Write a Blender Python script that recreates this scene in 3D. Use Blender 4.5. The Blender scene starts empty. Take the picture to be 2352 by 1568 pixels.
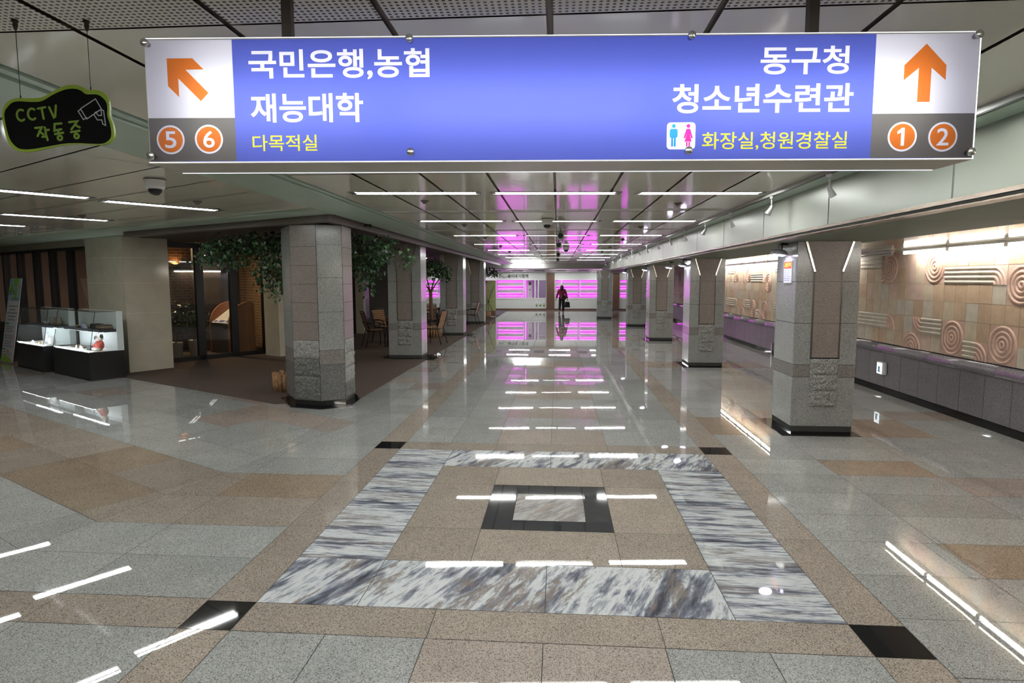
import bpy, bmesh, math, random
import numpy as np
from mathutils.geometry import delaunay_2d_cdt
from mathutils import Vector, Matrix
PI = math.pi
S = bpy.context.scene
COL = S.collection

# ------------------------------------------------------------------ camera, world, exposure
cam_d = bpy.data.cameras.new('camera')
cam = bpy.data.objects.new('camera', cam_d)
COL.objects.link(cam)
S.camera = cam
F_PX = 1427.41
cam_d.sensor_width = 36.0
cam_d.lens = F_PX / 2352.0 * 36.0
cam_d.clip_start = 0.02
cam_d.clip_end = 200
pitch, yaw, roll = 0.09806, -0.0734, -0.00128
fw = Vector((math.sin(yaw) * math.cos(pitch), math.cos(yaw) * math.cos(pitch), -math.sin(pitch)))
rt = Vector((math.cos(yaw), -math.sin(yaw), 0.0))
up = rt.cross(fw)
r2 = math.cos(roll) * rt + math.sin(roll) * up
u2 = -math.sin(roll) * rt + math.cos(roll) * up
cm = Matrix((r2, u2, -fw)).transposed().to_4x4()
cm.translation = Vector((0.07466, -4.82872, 1.8))
cam.matrix_world = cm

world = bpy.data.worlds.new('world')
S.world = world
world.use_nodes = True
world.node_tree.nodes['Background'].inputs[0].default_value = (0.9, 0.95, 1.0, 1)
world.node_tree.nodes['Background'].inputs[1].default_value = 0.02

S.view_settings.view_transform = 'Standard'
S.view_settings.look = 'None'
S.view_settings.exposure = 0.25
S.view_settings.gamma = 1.0
S.view_settings.use_curve_mapping = False
S.cycles.use_denoising = True
S.cycles.max_bounces = 8
S.cycles.diffuse_bounces = 4
S.cycles.glossy_bounces = 4
S.cycles.transmission_bounces = 6
S.cycles.transparent_max_bounces = 12
S.cycles.sample_clamp_indirect = 6.0
S.cycles.caustics_reflective = False
S.cycles.caustics_refractive = False

TUBE = 70.0        # fluorescent tubes
COVE = 44.0        # tubes along the relief wall
SIGNT = 7.6       # tubes inside the sign box
CASE = 26.0        # strips in the showcases
GROW = 7.5         # magenta grow lights
TRACK = 10.0       # spot lamps, watts

# ------------------------------------------------------------------ materials
MATS = {}
def newmat(name):
    m = bpy.data.materials.new(name)
    m.use_nodes = True
    nt = m.node_tree
    return m, nt, nt.nodes['Principled BSDF']
def nd(nt, t, **k):
    n = nt.nodes.new(t)
    for a, b in k.items():
        setattr(n, a, b)
    return n
def mapped(nt, scale=(1, 1, 1), rot=(0, 0, 0)):
    tc = nd(nt, 'ShaderNodeTexCoord')
    mp = nd(nt, 'ShaderNodeMapping')
    mp.inputs['Scale'].default_value = scale
    mp.inputs['Rotation'].default_value = rot
    nt.links.new(tc.outputs['Object'], mp.inputs['Vector'])
    return mp.outputs['Vector']
def noise(nt, vec, scale, detail=2.0, rough=0.5, dist=0.0):
    n = nd(nt, 'ShaderNodeTexNoise')
    nt.links.new(vec, n.inputs['Vector'])
    n.inputs['Scale'].default_value = scale
    n.inputs['Detail'].default_value = detail
    n.inputs['Roughness'].default_value = rough
    n.inputs['Distortion'].default_value = dist
    return n.outputs['Fac']
def ramp(nt, fac, stops):
    r = nd(nt, 'ShaderNodeValToRGB')
    el = r.color_ramp.elements
    while len(el) < len(stops):
        el.new(0.5)
    for e, (p, c) in zip(el, stops):
        e.position = p
        e.color = (c[0], c[1], c[2], 1)
    nt.links.new(fac, r.inputs['Fac'])
    return r.outputs['Color']
def bump(nt, p, h, strength, dist=0.01):
    b = nd(nt, 'ShaderNodeBump')
    b.inputs['Strength'].default_value = strength
    b.inputs['Distance'].default_value = dist
    nt.links.new(h, b.inputs['Height'])
    nt.links.new(b.outputs['Normal'], p.inputs['Normal'])
def plain(name, col, rough=0.5, metal=0.0, spec=0.5, var=0.0, vscale=3.0, bmp=0.0, bscale=40.0, coat=0.0):
    if name in MATS:
        return MATS[name]
    m, nt, p = newmat(name)
    p.inputs['Roughness'].default_value = rough
    p.inputs['Metallic'].default_value = metal
    p.inputs['Specular IOR Level'].default_value = spec
    p.inputs['Coat Weight'].default_value = coat
    p.inputs['Coat Roughness'].default_value = 0.05
    vec = mapped(nt)
    v = var if var else 0.05
    f = noise(nt, vec, vscale, 3.0)
    a = [c * (1 - v) for c in col]
    b = [min(1, c * (1 + v)) for c in col]
    nt.links.new(ramp(nt, f, [(0.3, a), (0.7, b)]), p.inputs['Base Color'])
    if bmp:
        bump(nt, p, noise(nt, vec, bscale, 3.0), bmp)
    MATS[name] = m
    return m
def emit(name, col, strength):
    if name in MATS:
        return MATS[name]
    m, nt, p = newmat(name)
    p.inputs['Base Color'].default_value = (0.8, 0.8, 0.8, 1)
    p.inputs['Emission Color'].default_value = (*col, 1)
    p.inputs['Emission Strength'].default_value = strength
    MATS[name] = m
    return m
def granite(name, dark, mid, light, scale=210.0, rough=0.07, wav=0.0, tone=False, bmp=0.0, spec=0.5):
    if name in MATS:
        return MATS[name]
    m, nt, p = newmat(name)
    vec = mapped(nt)
    vo = nd(nt, 'ShaderNodeTexVoronoi')
    nt.links.new(vec, vo.inputs['Vector'])
    vo.inputs['Scale'].default_value = scale
    sep = nd(nt, 'ShaderNodeSeparateColor')
    nt.links.new(vo.outputs['Color'], sep.inputs['Color'])
    c = ramp(nt, sep.outputs[0], [(0.0, dark), (0.11, dark), (0.20, mid), (0.66, mid), (0.80, light), (1.0, light)])
    big = noise(nt, vec, 3.0, 4.0)
    mx = nd(nt, 'ShaderNodeMix', data_type='RGBA', blend_type='MULTIPLY')
    mx.inputs['Factor'].default_value = 1.0
    nt.links.new(c, mx.inputs['A'])
    nt.links.new(ramp(nt, big, [(0.25, (0.9, 0.9, 0.9)), (0.75, (1.06, 1.06, 1.06))]), mx.inputs['B'])
    out = mx.outputs['Result']
    if tone:
        at = nd(nt, 'ShaderNodeAttribute', attribute_name='tone')
        m2 = nd(nt, 'ShaderNodeMix', data_type='RGBA', blend_type='MULTIPLY')
        m2.inputs['Factor'].default_value = 1.0
        nt.links.new(out, m2.inputs['A'])
        cb = nd(nt, 'ShaderNodeCombineColor')
        for i in range(3):
            nt.links.new(at.outputs['Fac'], cb.inputs[i])
        nt.links.new(cb.outputs['Color'], m2.inputs['B'])
        out = m2.outputs['Result']
    nt.links.new(out, p.inputs['Base Color'])
    p.inputs['Roughness'].default_value = rough
    p.inputs['Specular IOR Level'].default_value = spec
    if wav:
        bump(nt, p, noise(nt, vec, 2.2, 2.0), wav, 0.02)
    elif bmp:
        bump(nt, p, noise(nt, vec, 16.0, 5.0, 0.65), bmp, 0.05)
    MATS[name] = m
    return m
def marble(name, scale, rot=0.0, brown=0.3, dist=0.5, rough=0.7, shift=0.0, fine=0.5, soft=0.0):
    m, nt, p = newmat(name)
    v0 = mapped(nt, (1, 1, 1), (0, 0, rot))
    mp = nd(nt, 'ShaderNodeMapping')
    mp.inputs['Scale'].default_value = scale
    mp.inputs['Location'].default_value = (shift, shift * 2, 0)
    nt.links.new(v0, mp.inputs['Vector'])
    vec = mp.outputs['Vector']
    fa = noise(nt, vec, 1.0, 6.0, 0.6, dist)
    fb_ = noise(nt, vec, 4.2, 8.0, rough, dist)
    mf = nd(nt, 'ShaderNodeMix', data_type='FLOAT')
    mf.inputs['Factor'].default_value = fine
    nt.links.new(fa, mf.inputs['A'])
    nt.links.new(fb_, mf.inputs['B'])
    f = mf.outputs['Result']
    c = ramp(nt, f, [(0.36, (0.05, 0.055, 0.072)), (0.43, (0.13, 0.138, 0.17)), (0.47, (0.25, 0.262, 0.30)), (0.50, (0.47, 0.485, 0.50)), (0.54, (0.58, 0.595, 0.595)),
                     (0.58, (0.36, 0.375, 0.40)), (0.63, (0.12, 0.13, 0.16)), (0.70, (0.45, 0.46, 0.48))])
    f2 = noise(nt, vec, 0.9, 9.0, 0.72, dist)
    mask = ramp(nt, f2, [(0.53, (0, 0, 0)), (0.57, (brown * 2, brown * 2, brown * 2)), (0.63, (0, 0, 0))])
    mx = nd(nt, 'ShaderNodeMix', data_type='RGBA', blend_type='MIX')
    nt.links.new(mask, mx.inputs['Factor'])
    nt.links.new(c, mx.inputs['A'])
    mx.inputs['B'].default_value = (0.20, 0.16, 0.135, 1)
    m3 = nd(nt, 'ShaderNodeMix', data_type='RGBA', blend_type='MIX')
    m3.inputs['Factor'].default_value = soft
    nt.links.new(mx.outputs['Result'], m3.inputs['A'])
    m3.inputs['B'].default_value = (0.34, 0.30, 0.275, 1)
    nt.links.new(m3.outputs['Result'], p.inputs['Base Color'])
    p.inputs['Roughness'].default_value = 0.03
    bump(nt, p, noise(nt, mapped(nt), 2.2, 2.0), 0.02, 0.02)
    return m
def glass(name, tint=(1, 1, 1), op=0.0):
    # a thin pane: clear with a Fresnel reflection
    m, nt, p = newmat(name)
    nt.nodes.remove(p)
    o = nt.nodes['Material Output']
    tr = nd(nt, 'ShaderNodeBsdfTransparent')
    tr.inputs['Color'].default_value = (*tint, 1)
    gl = nd(nt, 'ShaderNodeBsdfGlossy')
    gl.inputs['Roughness'].default_value = 0.02
    fr = nd(nt, 'ShaderNodeLayerWeight')
    pw = nd(nt, 'ShaderNodeMath', operation='POWER')
    pw.inputs[1].default_value = 5.0
    lw = nd(nt, 'ShaderNodeMath', operation='MULTIPLY_ADD')
    lw.inputs[1].default_value = 0.92
    lw.inputs[2].default_value = 0.08
    nt.links.new(fr.outputs['Facing'], pw.inputs[0])
    nt.links.new(pw.outputs[0], lw.inputs[0])
    mx = nd(nt, 'ShaderNodeMixShader')
    nt.links.new(lw.outputs[0], mx.inputs[0])
    nt.links.new(tr.outputs[0], mx.inputs[1])
    nt.links.new(gl.outputs[0], mx.inputs[2])
    nt.links.new(mx.outputs[0], o.inputs['Surface'])
    return m
def translucent(name, col, k=0.8):
    m, nt, p = newmat(name)
    o = nt.nodes['Material Output']
    tl = nd(nt, 'ShaderNodeBsdfTranslucent')
    tl.inputs['Color'].default_value = (*col, 1)
    p.inputs['Base Color'].default_value = (*col, 1)
    p.inputs['Roughness'].default_value = 0.25
    mx = nd(nt, 'ShaderNodeMixShader')
    mx.inputs[0].default_value = k
    nt.links.new(p.outputs[0], mx.inputs[1])
    nt.links.new(tl.outputs[0], mx.inputs[2])
    nt.links.new(mx.outputs[0], o.inputs['Surface'])
    return m

G_GREY = granite('granite_grey_floor', (0.12, 0.12, 0.117), (0.315, 0.316, 0.303), (0.44, 0.44, 0.43), 250, 0.016, 0.012, True)
G_BEIGE = granite('granite_beige_floor', (0.10, 0.085, 0.072), (0.305, 0.258, 0.214), (0.43, 0.366, 0.314), 250, 0.016, 0.012, True)
G_PINK = granite('granite_pink_floor', (0.12, 0.10, 0.09), (0.325, 0.272, 0.236), (0.44, 0.376, 0.335), 250, 0.016, 0.012, True)
G_ORANGE = granite('granite_ochre_floor', (0.11, 0.08, 0.058), (0.30, 0.23, 0.17), (0.41, 0.325, 0.245), 250, 0.016, 0.012, True)
G_BLACK = plain('granite_black_polished', (0.010, 0.010, 0.011), 0.035, var=0.3, vscale=60)
G_FRAME = plain('granite_charcoal', (0.03, 0.032, 0.038), 0.04, var=0.3, vscale=90)
GROUT = plain('floor_joint', (0.05, 0.05, 0.045), 0.8)
MB_X = marble('marble_veined_cross', (0.9, 7.0, 1.0), 0.05, 0.35, 0.3, 0.70)
MB_Y = marble('marble_veined_long', (4.0, 0.8, 1.0), 0.42, 0.45, 0.35, 0.68, 3.7)
MB_C = marble('marble_veined_fine', (9.0, 1.4, 1.0), 0.7, 0.5, 0.3, 0.65, 1.3, 0.5, 0.55)
P_GREY = granite('granite_grey_pillar', (0.10, 0.10, 0.098), (0.27, 0.27, 0.26), (0.38, 0.38, 0.365), 250, 0.14)
P_GREYF = granite('granite_pale_pillar', (0.2, 0.2, 0.195), (0.36, 0.36, 0.35), (0.46, 0.46, 0.45), 200, 0.14)
P_PINK = granite('granite_brown_inlay', (0.11, 0.09, 0.08), (0.205, 0.17, 0.148), (0.29, 0.245, 0.22), 260, 0.34)
P_BAND = granite('granite_taupe_band', (0.09, 0.08, 0.075), (0.20, 0.18, 0.165), (0.3, 0.28, 0.26), 200, 0.16)
P_ROUGH = granite('granite_rough_hewn', (0.12, 0.12, 0.115), (0.28, 0.275, 0.26), (0.42, 0.41, 0.39), 120, 0.7, bmp=0.9)
P_DIRTY = granite('granite_rough_stained', (0.05, 0.05, 0.045), (0.13, 0.13, 0.12), (0.24, 0.24, 0.22), 120, 0.7, bmp=0.9)
D_GREY = granite('granite_dado', (0.13, 0.12, 0.13), (0.24, 0.225, 0.24), (0.33, 0.31, 0.33), 200, 0.38, spec=0.3)
JOINT = plain('stone_joint', (0.035, 0.035, 0.033), 0.8)
def ceiling_mat():
    m, nt, p = newmat('ceiling_enamel')
    vec = mapped(nt)
    nt.links.new(ramp(nt, noise(nt, vec, 1.2, 2.0), [(0.3, (0.74, 0.715, 0.60)), (0.7, (0.79, 0.765, 0.65))]), p.inputs['Base Color'])
    p.inputs['Roughness'].default_value = 0.07
    p.inputs['Specular IOR Level'].default_value = 0.8
    bump(nt, p, noise(nt, vec, 1.6, 1.0), 0.035, 0.03)
    return m
CEIL = ceiling_mat()
def perforated_mat():
    m, nt, p = newmat('ceiling_perforated')
    vec = mapped(nt, (1 / 0.022, 1 / 0.022, 1))
    vm = nd(nt, 'ShaderNodeVectorMath', operation='FRACTION')
    nt.links.new(vec, vm.inputs[0])
    vs = nd(nt, 'ShaderNodeVectorMath', operation='SUBTRACT')
    vs.inputs[1].default_value = (0.5, 0.5, 0)
    nt.links.new(vm.outputs[0], vs.inputs[0])
    sx = nd(nt, 'ShaderNodeSeparateXYZ')
    nt.links.new(vs.outputs[0], sx.inputs[0])
    cx = nd(nt, 'ShaderNodeCombineXYZ')
    nt.links.new(sx.outputs[0], cx.inputs[0])
    nt.links.new(sx.outputs[1], cx.inputs[1])
    ln = nd(nt, 'ShaderNodeVectorMath', operation='LENGTH')
    nt.links.new(cx.outputs[0], ln.inputs[0])
    nt.links.new(ramp(nt, ln.outputs['Value'], [(0.26, (0.02, 0.018, 0.015)), (0.30, (0.72, 0.70, 0.62))]), p.inputs['Base Color'])
    p.inputs['Roughness'].default_value = 0.4
    return m
PERF = perforated_mat()
CEILJ = plain('ceiling_joint_metal', (0.20, 0.17, 0.125), 0.5)
GREENC = plain('ceiling_sage_band', (0.46, 0.58, 0.48), 0.3, var=0.04)
DARKGAP = plain('shadow_gap_dark', (0.03, 0.032, 0.028), 0.7)
BEAM = plain('beam_satin_panel', (0.38, 0.41, 0.345), 0.34, 0.1, var=0.03, vscale=1.0)
BRONZE = plain('bronze_trim', (0.32, 0.26, 0.21), 0.25, 0.9)
SAGE2 = plain('soffit_sage_panel', (0.17, 0.19, 0.145), 0.5, 0, 0.25, var=0.03)
def gloss_ceiling():
    m, nt, p = newmat('aisle_ceiling_gloss')
    p.inputs['Base Color'].default_value = (0.56, 0.50, 0.40, 1)
    p.inputs['Roughness'].default_value = 0.06
    p.inputs['Metallic'].default_value = 0.45
    vec = mapped(nt)
    nt.links.new(ramp(nt, noise(nt, vec, 2.0, 2.0), [(0.3, (0.54, 0.48, 0.38)), (0.7, (0.6, 0.54, 0.44))]), p.inputs['Base Color'])
    bump(nt, p, noise(nt, vec, 2.0, 1.0), 0.05, 0.03)
    return m
GLOSSC = gloss_ceiling()
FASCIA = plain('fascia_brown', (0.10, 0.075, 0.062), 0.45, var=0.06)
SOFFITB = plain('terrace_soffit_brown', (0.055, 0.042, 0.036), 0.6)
CARPET = plain('carpet_brown', (0.10, 0.074, 0.062), 0.95, var=0.35, vscale=130, bmp=0.4, bscale=300, spec=0.1)
CREAM = plain('marble_cream', (0.48, 0.44, 0.35), 0.09, var=0.07, vscale=4)
CREAMJ = plain('marble_cream_joint', (0.62, 0.58, 0.44), 0.6)
HEADER = plain('header_cream', (0.30, 0.26, 0.20), 0.5)
WHITE = plain('white_gloss_panel', (0.62, 0.63, 0.61), 0.18, var=0.02)
WHITEP = plain('white_paint', (0.72, 0.72, 0.70), 0.5, var=0.02)
GREYWALL = plain('grey_wall', (0.16, 0.15, 0.145), 0.4)
WOODP = plain('brown_slat_panel', (0.12, 0.06, 0.035), 0.5, var=0.15, vscale=12)
BLACK = plain('black_lacquer', (0.008, 0.008, 0.009), 0.35)
BLACKM = plain('black_metal', (0.012, 0.012, 0.013), 0.4, 0.3)
STEEL = plain('brushed_steel', (0.55, 0.54, 0.52), 0.25, 1.0)
CHROME = plain('bright_trim_metal', (0.80, 0.76, 0.70), 0.2, 1.0)
RODM = plain('rod_dark_bronze', (0.05, 0.04, 0.032), 0.45, 0.5)
WHITEM = plain('white_enamel', (0.75, 0.75, 0.74), 0.3)
DOMEB = plain('dome_smoked', (0.01, 0.01, 0.012), 0.05)
GLASSC = glass('glass_clear', (0.97, 0.99, 0.98))
GLASSD = glass('glass_smoked', (0.62, 0.60, 0.58))
WOODC = plain('chair_slat_wood', (0.27, 0.125, 0.045), 0.35, var=0.2, vscale=25)
LOG = plain('log_bark', (0.30, 0.16, 0.075), 0.8, var=0.4, vscale=20)
TRUNK = plain('tree_trunk', (0.13, 0.075, 0.035), 0.85, var=0.3, vscale=30)
def leafmat(name, a, b):
    m, nt, p = newmat(name)
    nt.links.new(ramp(nt, noise(nt, mapped(nt), 4.0, 2.0), [(0.35, a), (0.65, b)]), p.inputs['Base Color'])
    p.inputs['Roughness'].default_value = 0.35
    return m
LEAF = leafmat('leaf_green', (0.030, 0.085, 0.030), (0.075, 0.16, 0.06))
LEAFD = leafmat('leaf_dark', (0.015, 0.035, 0.015), (0.03, 0.06, 0.025))
TUBEM = emit('fluorescent_tube', (0.97, 1.0, 0.98), TUBE)
TUBEOFF = plain('tube_unlit', (0.62, 0.62, 0.60), 0.3)
COVEM = emit('cove_tube', (1.0, 0.97, 0.90), COVE)
GROWM = emit('grow_light_magenta', (1.0, 0.06, 1.0), GROW)
LEDM = emit('led_strip', (0.92, 0.96, 1.0), CASE)
SIGNM = emit('sign_tube', (1.0, 1.0, 1.0), SIGNT)
WARM = emit('warm_bulb', (1.0, 0.62, 0.25), 30.0)
COOLB = emit('cool_bulb', (0.85, 0.85, 1.0), 30.0)
EDGE = emit('lit_acrylic_edge', (0.85, 0.9, 1.0), 0.95)
def brickmat():
    m, nt, p = newmat('brick_wall')
    tc = nd(nt, 'ShaderNodeTexCoord')
    b = nd(nt, 'ShaderNodeTexBrick')
    nt.links.new(tc.outputs['UV'], b.inputs['Vector'])
    b.inputs['Scale'].default_value = 1.0
    b.inputs['Brick Width'].default_value = 0.22
    b.inputs['Row Height'].default_value = 0.075
    b.inputs['Mortar Size'].default_value = 0.009
    b.inputs['Color1'].default_value = (0.20, 0.095, 0.045, 1)
    b.inputs['Color2'].default_value = (0.10, 0.05, 0.03, 1)
    b.inputs['Mortar'].default_value = (0.32, 0.25, 0.18, 1)
    nt.links.new(b.outputs['Color'], p.inputs['Base Color'])
    p.inputs['Roughness'].default_value = 0.8
    return m
BRICK = brickmat()

# ------------------------------------------------------------------ mesh builder
class B:
    def __init__(s):
        s.bm = bmesh.new()
        s.tone = None
    def face(s, pts, mat=0, smooth=False):
        f = s.bm.faces.new([s.bm.verts.new(p) for p in pts])
        f.material_index = mat
        f.smooth = smooth
        return f
    def box(s, lo, hi, mat=0, M=None):
        x0, y0, z0 = lo
        x1, y1, z1 = hi
        P = [Vector(p) for p in ((x0, y0, z0), (x1, y0, z0), (x1, y1, z0), (x0, y1, z0), (x0, y0, z1), (x1, y0, z1), (x1, y1, z1), (x0, y1, z1))]
        if M is not None:
            P = [M @ p for p in P]
        v = [s.bm.verts.new(p) for p in P]
        for q in ((0, 3, 2, 1), (4, 5, 6, 7), (0, 1, 5, 4), (1, 2, 6, 5), (2, 3, 7, 6), (3, 0, 4, 7)):
            f = s.bm.faces.new([v[i] for i in q])
            f.material_index = mat
        return s
    def bbox(s, lo, hi, bev=0.01, mat=0, M=None, seg=2):
        t = bmesh.new()
        bmesh.ops.create_cube(t, size=1.0)
        for v in t.verts:
            v.co = Vector([lo[i] + (v.co[i] + 0.5) * (hi[i] - lo[i]) for i in range(3)])
        bmesh.ops.bevel(t, geom=list(t.edges), offset=bev, segments=seg, affect='EDGES', profile=0.5)
        s.merge(t, mat, M)
        return s
    def merge(s, t, mat=0, M=None, smooth=False):
        mp = {}
        for v in t.verts:
            mp[v] = s.bm.verts.new(M @ v.co if M is not None else v.co)
        for f in t.faces:
            try:
                g = s.bm.faces.new([mp[v] for v in f.verts])
            except ValueError:
                continue
            g.material_index = mat
            g.smooth = smooth or f.smooth
        t.free()
    def tube(s, p0, p1, r0, r1=None, seg=12, mat=0, cap=True):
        p0, p1 = Vector(p0), Vector(p1)
        r1 = r0 if r1 is None else r1
        d = (p1 - p0)
        if d.length < 1e-9:
            return s
        d.normalize()
        a = d.orthogonal().normalized()
        b = d.cross(a)
        R0 = [s.bm.verts.new(p0 + (a * math.cos(2 * PI * i / seg) + b * math.sin(2 * PI * i / seg)) * r0) for i in range(seg)]
        R1 = [s.bm.verts.new(p1 + (a * math.cos(2 * PI * i / seg) + b * math.sin(2 * PI * i / seg)) * r1) for i in range(seg)]
        for i in range(seg):
            j = (i + 1) % seg
            f = s.bm.faces.new((R0[i], R0[j], R1[j], R1[i]))
            f.material_index = mat
            f.smooth = seg > 5
        if cap:
            for R in (R0[::-1], R1):
                f = s.bm.faces.new(R)
                f.material_index = mat
        return s
    def path(s, pts, r, seg=8, mat=0):
        for a, b in zip(pts[:-1], pts[1:]):
            s.tube(a, b, r, r, seg, mat)
        return s
    def prism(s, pts, z0, z1, mat=0, M=None):
        area = sum(a[0] * b[1] - b[0] * a[1] for a, b in zip(pts, pts[1:] + pts[:1]))
        if area < 0:
            pts = pts[::-1]
        lo = [Vector((p[0], p[1], z0)) for p in pts]
        hi = [Vector((p[0], p[1], z1)) for p in pts]
        if M is not None:
            lo = [M @ p for p in lo]
            hi = [M @ p for p in hi]
        a = [s.bm.verts.new(p) for p in lo]
        b = [s.bm.verts.new(p) for p in hi]
        n = len(pts)
        fs = [s.bm.faces.new(a[::-1]), s.bm.faces.new(b)]
        for i in range(n):
            fs.append(s.bm.faces.new((a[i], a[(i + 1) % n], b[(i + 1) % n], b[i])))
        for f in fs:
            f.material_index = mat
        return s
    def lathe(s, prof, seg=24, mat=0, M=None, cap=True):
        rings = []
        for r, z in prof:
            ring = []
            for i in range(seg):
                p = Vector((r * math.cos(2 * PI * i / seg), r * math.sin(2 * PI * i / seg), z))
                ring.append(s.bm.verts.new(M @ p if M is not None else p))
            rings.append(ring)
        for A, C in zip(rings[:-1], rings[1:]):
            for i in range(seg):
                j = (i + 1) % seg
                f = s.bm.faces.new((A[i], A[j], C[j], C[i]))
                f.material_index = mat
                f.smooth = True
        if cap:
            for R in (rings[0][::-1], rings[-1]):
                f = s.bm.faces.new(R)
                f.material_index = mat
        return s
    def ball(s, c, r, mat=0, seg=16):
        t = bmesh.new()
        bmesh.ops.create_uvsphere(t, u_segments=seg, v_segments=max(6, seg // 2), radius=1.0)
        r = (r, r, r) if not hasattr(r, '__len__') else r
        for v in t.verts:
            v.co = Vector((c[0] + v.co.x * r[0], c[1] + v.co.y * r[1], c[2] + v.co.z * r[2]))
        s.merge(t, mat, None, True)
        return s
    def mesh(s, name):
        me = bpy.data.meshes.new(name)
        bmesh.ops.recalc_face_normals(s.bm, faces=list(s.bm.faces)) if getattr(s, 'recalc', True) else None
        s.bm.to_mesh(me)
        s.bm.free()
        return me
    def out(s, name, mats, parent=None, loc=(0, 0, 0), rz=0.0):
        me = s.mesh(name)
        for m in (mats if isinstance(mats, (list, tuple)) else [mats]):
            me.materials.append(m)
        return link(name, me, parent, loc, rz)

def link(name, me, parent=None, loc=(0, 0, 0), rz=0.0):
    o = bpy.data.objects.new(name, me)
    COL.objects.link(o)
    o.location = loc
    o.rotation_euler = (0, 0, rz)
    if parent:
        o.parent = parent
    return o
def tag(o, label=None, cat=None, group=None, kind=None):
    if label:
        o['label'] = label
    if cat:
        o['category'] = cat
    if group:
        o['group'] = group
    if kind:
        o['kind'] = kind
    return o
def thing(name, label, cat, loc=(0, 0, 0), rz=0.0, group=None):
    o = bpy.data.objects.new(name, None)
    o.empty_display_size = 0.1
    COL.objects.link(o)
    o.location = loc
    o.rotation_euler = (0, 0, rz)
    return tag(o, label, cat, group, 'thing')
def dup(root, loc, rz, label=None, group=None):
    r = root.copy()
    COL.objects.link(r)
    r.location = loc
    r.rotation_euler = (0, 0, rz)
    if label:
        r['label'] = label
    if group:
        r['group'] = group
    for ch in list(root.children):
        c = ch.copy()
        COL.objects.link(c)
        c.parent = r
        for g in list(ch.children):
            d = g.copy()
            COL.objects.link(d)
            d.parent = c
    return r
def struct(o, label=None):
    o['kind'] = 'structure'
    if label:
        o['label'] = label
    return o

# ------------------------------------------------------------------ lettering: loops of glyph outlines
def bez(p0, p1, p2, p3, n):
    return [p0 * (1 - t) ** 3 + p1 * 3 * t * (1 - t) ** 2 + p2 * 3 * t * t * (1 - t) + p3 * t ** 3 for t in (i / n for i in range(n))]
def text_loops(body, x0, x1, y0, y1, bold=0.0):
    cu = bpy.data.curves.new('lettering', 'FONT')
    cu.body = body
    cu.size = 1.0
    o = bpy.data.objects.new('lettering', cu)
    COL.objects.link(o)
    cv = o.to_curve(bpy.context.evaluated_depsgraph_get())
    loops = []
    for sp in cv.splines:
        P = sp.bezier_points
        l = []
        for i in range(len(P)):
            a, b = P[i], P[(i + 1) % len(P)]
            straight = (a.handle_right - a.co).cross(b.co - a.co).length < 1e-5 and (b.handle_left - b.co).cross(b.co - a.co).length < 1e-5
            l += [q.to_2d() for q in bez(a.co, a.handle_right, b.handle_left, b.co, 1 if straight else 5)]
        loops.append(l)
    o.to_curve_clear()
    bpy.data.objects.remove(o)
    if bold:
        # thicken along the outline normals; the biggest outline tells which way is out
        ar = lambda l: sum(a.x * b.y - b.x * a.y for a, b in zip(l, l[1:] + l[:1]))
        big = max(loops, key=lambda l: abs(ar(l)))
        sg_ = 1 if ar(big) > 0 else -1
        new = []
        for l in loops:
            m = []
            for i, p in enumerate(l):
                d0 = p - l[i - 1]
                d1 = l[(i + 1) % len(l)] - p
                if d0.length < 1e-7 or d1.length < 1e-7:
                    continue
                d0.normalize()
                d1.normalize()
                n0, n1 = Vector((d0.y, -d0.x)) * sg_, Vector((d1.y, -d1.x)) * sg_
                k = n0 + n1
                k = k / max(0.4, k.length_squared / 2) if k.length > 1e-4 else n0
                m.append(p + k * bold)
            if len(m) > 2:
                new.append(m)
        loops = new
    xs = [p.x for l in loops for p in l]
    ys = [p.y for l in loops for p in l]
    a, b, c, d = min(xs), max(xs), min(ys), max(ys)
    sx = (x1 - x0) / (b - a)
    sy = (y1 - y0) / (d - c)
    return [[(x0 + (p.x - a) * sx, y0 + (p.y - c) * sy) for p in l] for l in loops]
def rect(x0, y0, x1, y1):
    return [(x0, y0), (x1, y0), (x1, y1), (x0, y1)]
def circle(cx, cy, r, n=40):
    return [(cx + r * math.cos(2 * PI * i / n), cy + r * math.sin(2 * PI * i / n)) for i in range(n)]
def rrect(x0, y0, x1, y1, r, n=5):
    out = []
    for cx, cy, a in ((x1 - r, y1 - r, 0), (x0 + r, y1 - r, 90), (x0 + r, y0 + r, 180), (x1 - r, y0 + r, 270)):
        for i in range(n + 1):
            t = math.radians(a + 90 * i / n)
            out.append((cx + r * math.cos(t), cy + r * math.sin(t)))
    return out
def winding(loops, P):
    w = np.zeros(len(P), int)
    for l in loops:
        A = np.array([(p[0], p[1]) for p in l], float)
        Bn = np.roll(A, -1, 0)
        for (x0, y0), (x1, y1) in zip(A, Bn):
            side = (x1 - x0) * (P[:, 1] - y0) - (P[:, 0] - x0) * (y1 - y0)
            w += ((y0 <= P[:, 1]) & (y1 > P[:, 1]) & (side > 0)).astype(int)
            w -= ((y0 > P[:, 1]) & (y1 <= P[:, 1]) & (side < 0)).astype(int)
    return w
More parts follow.
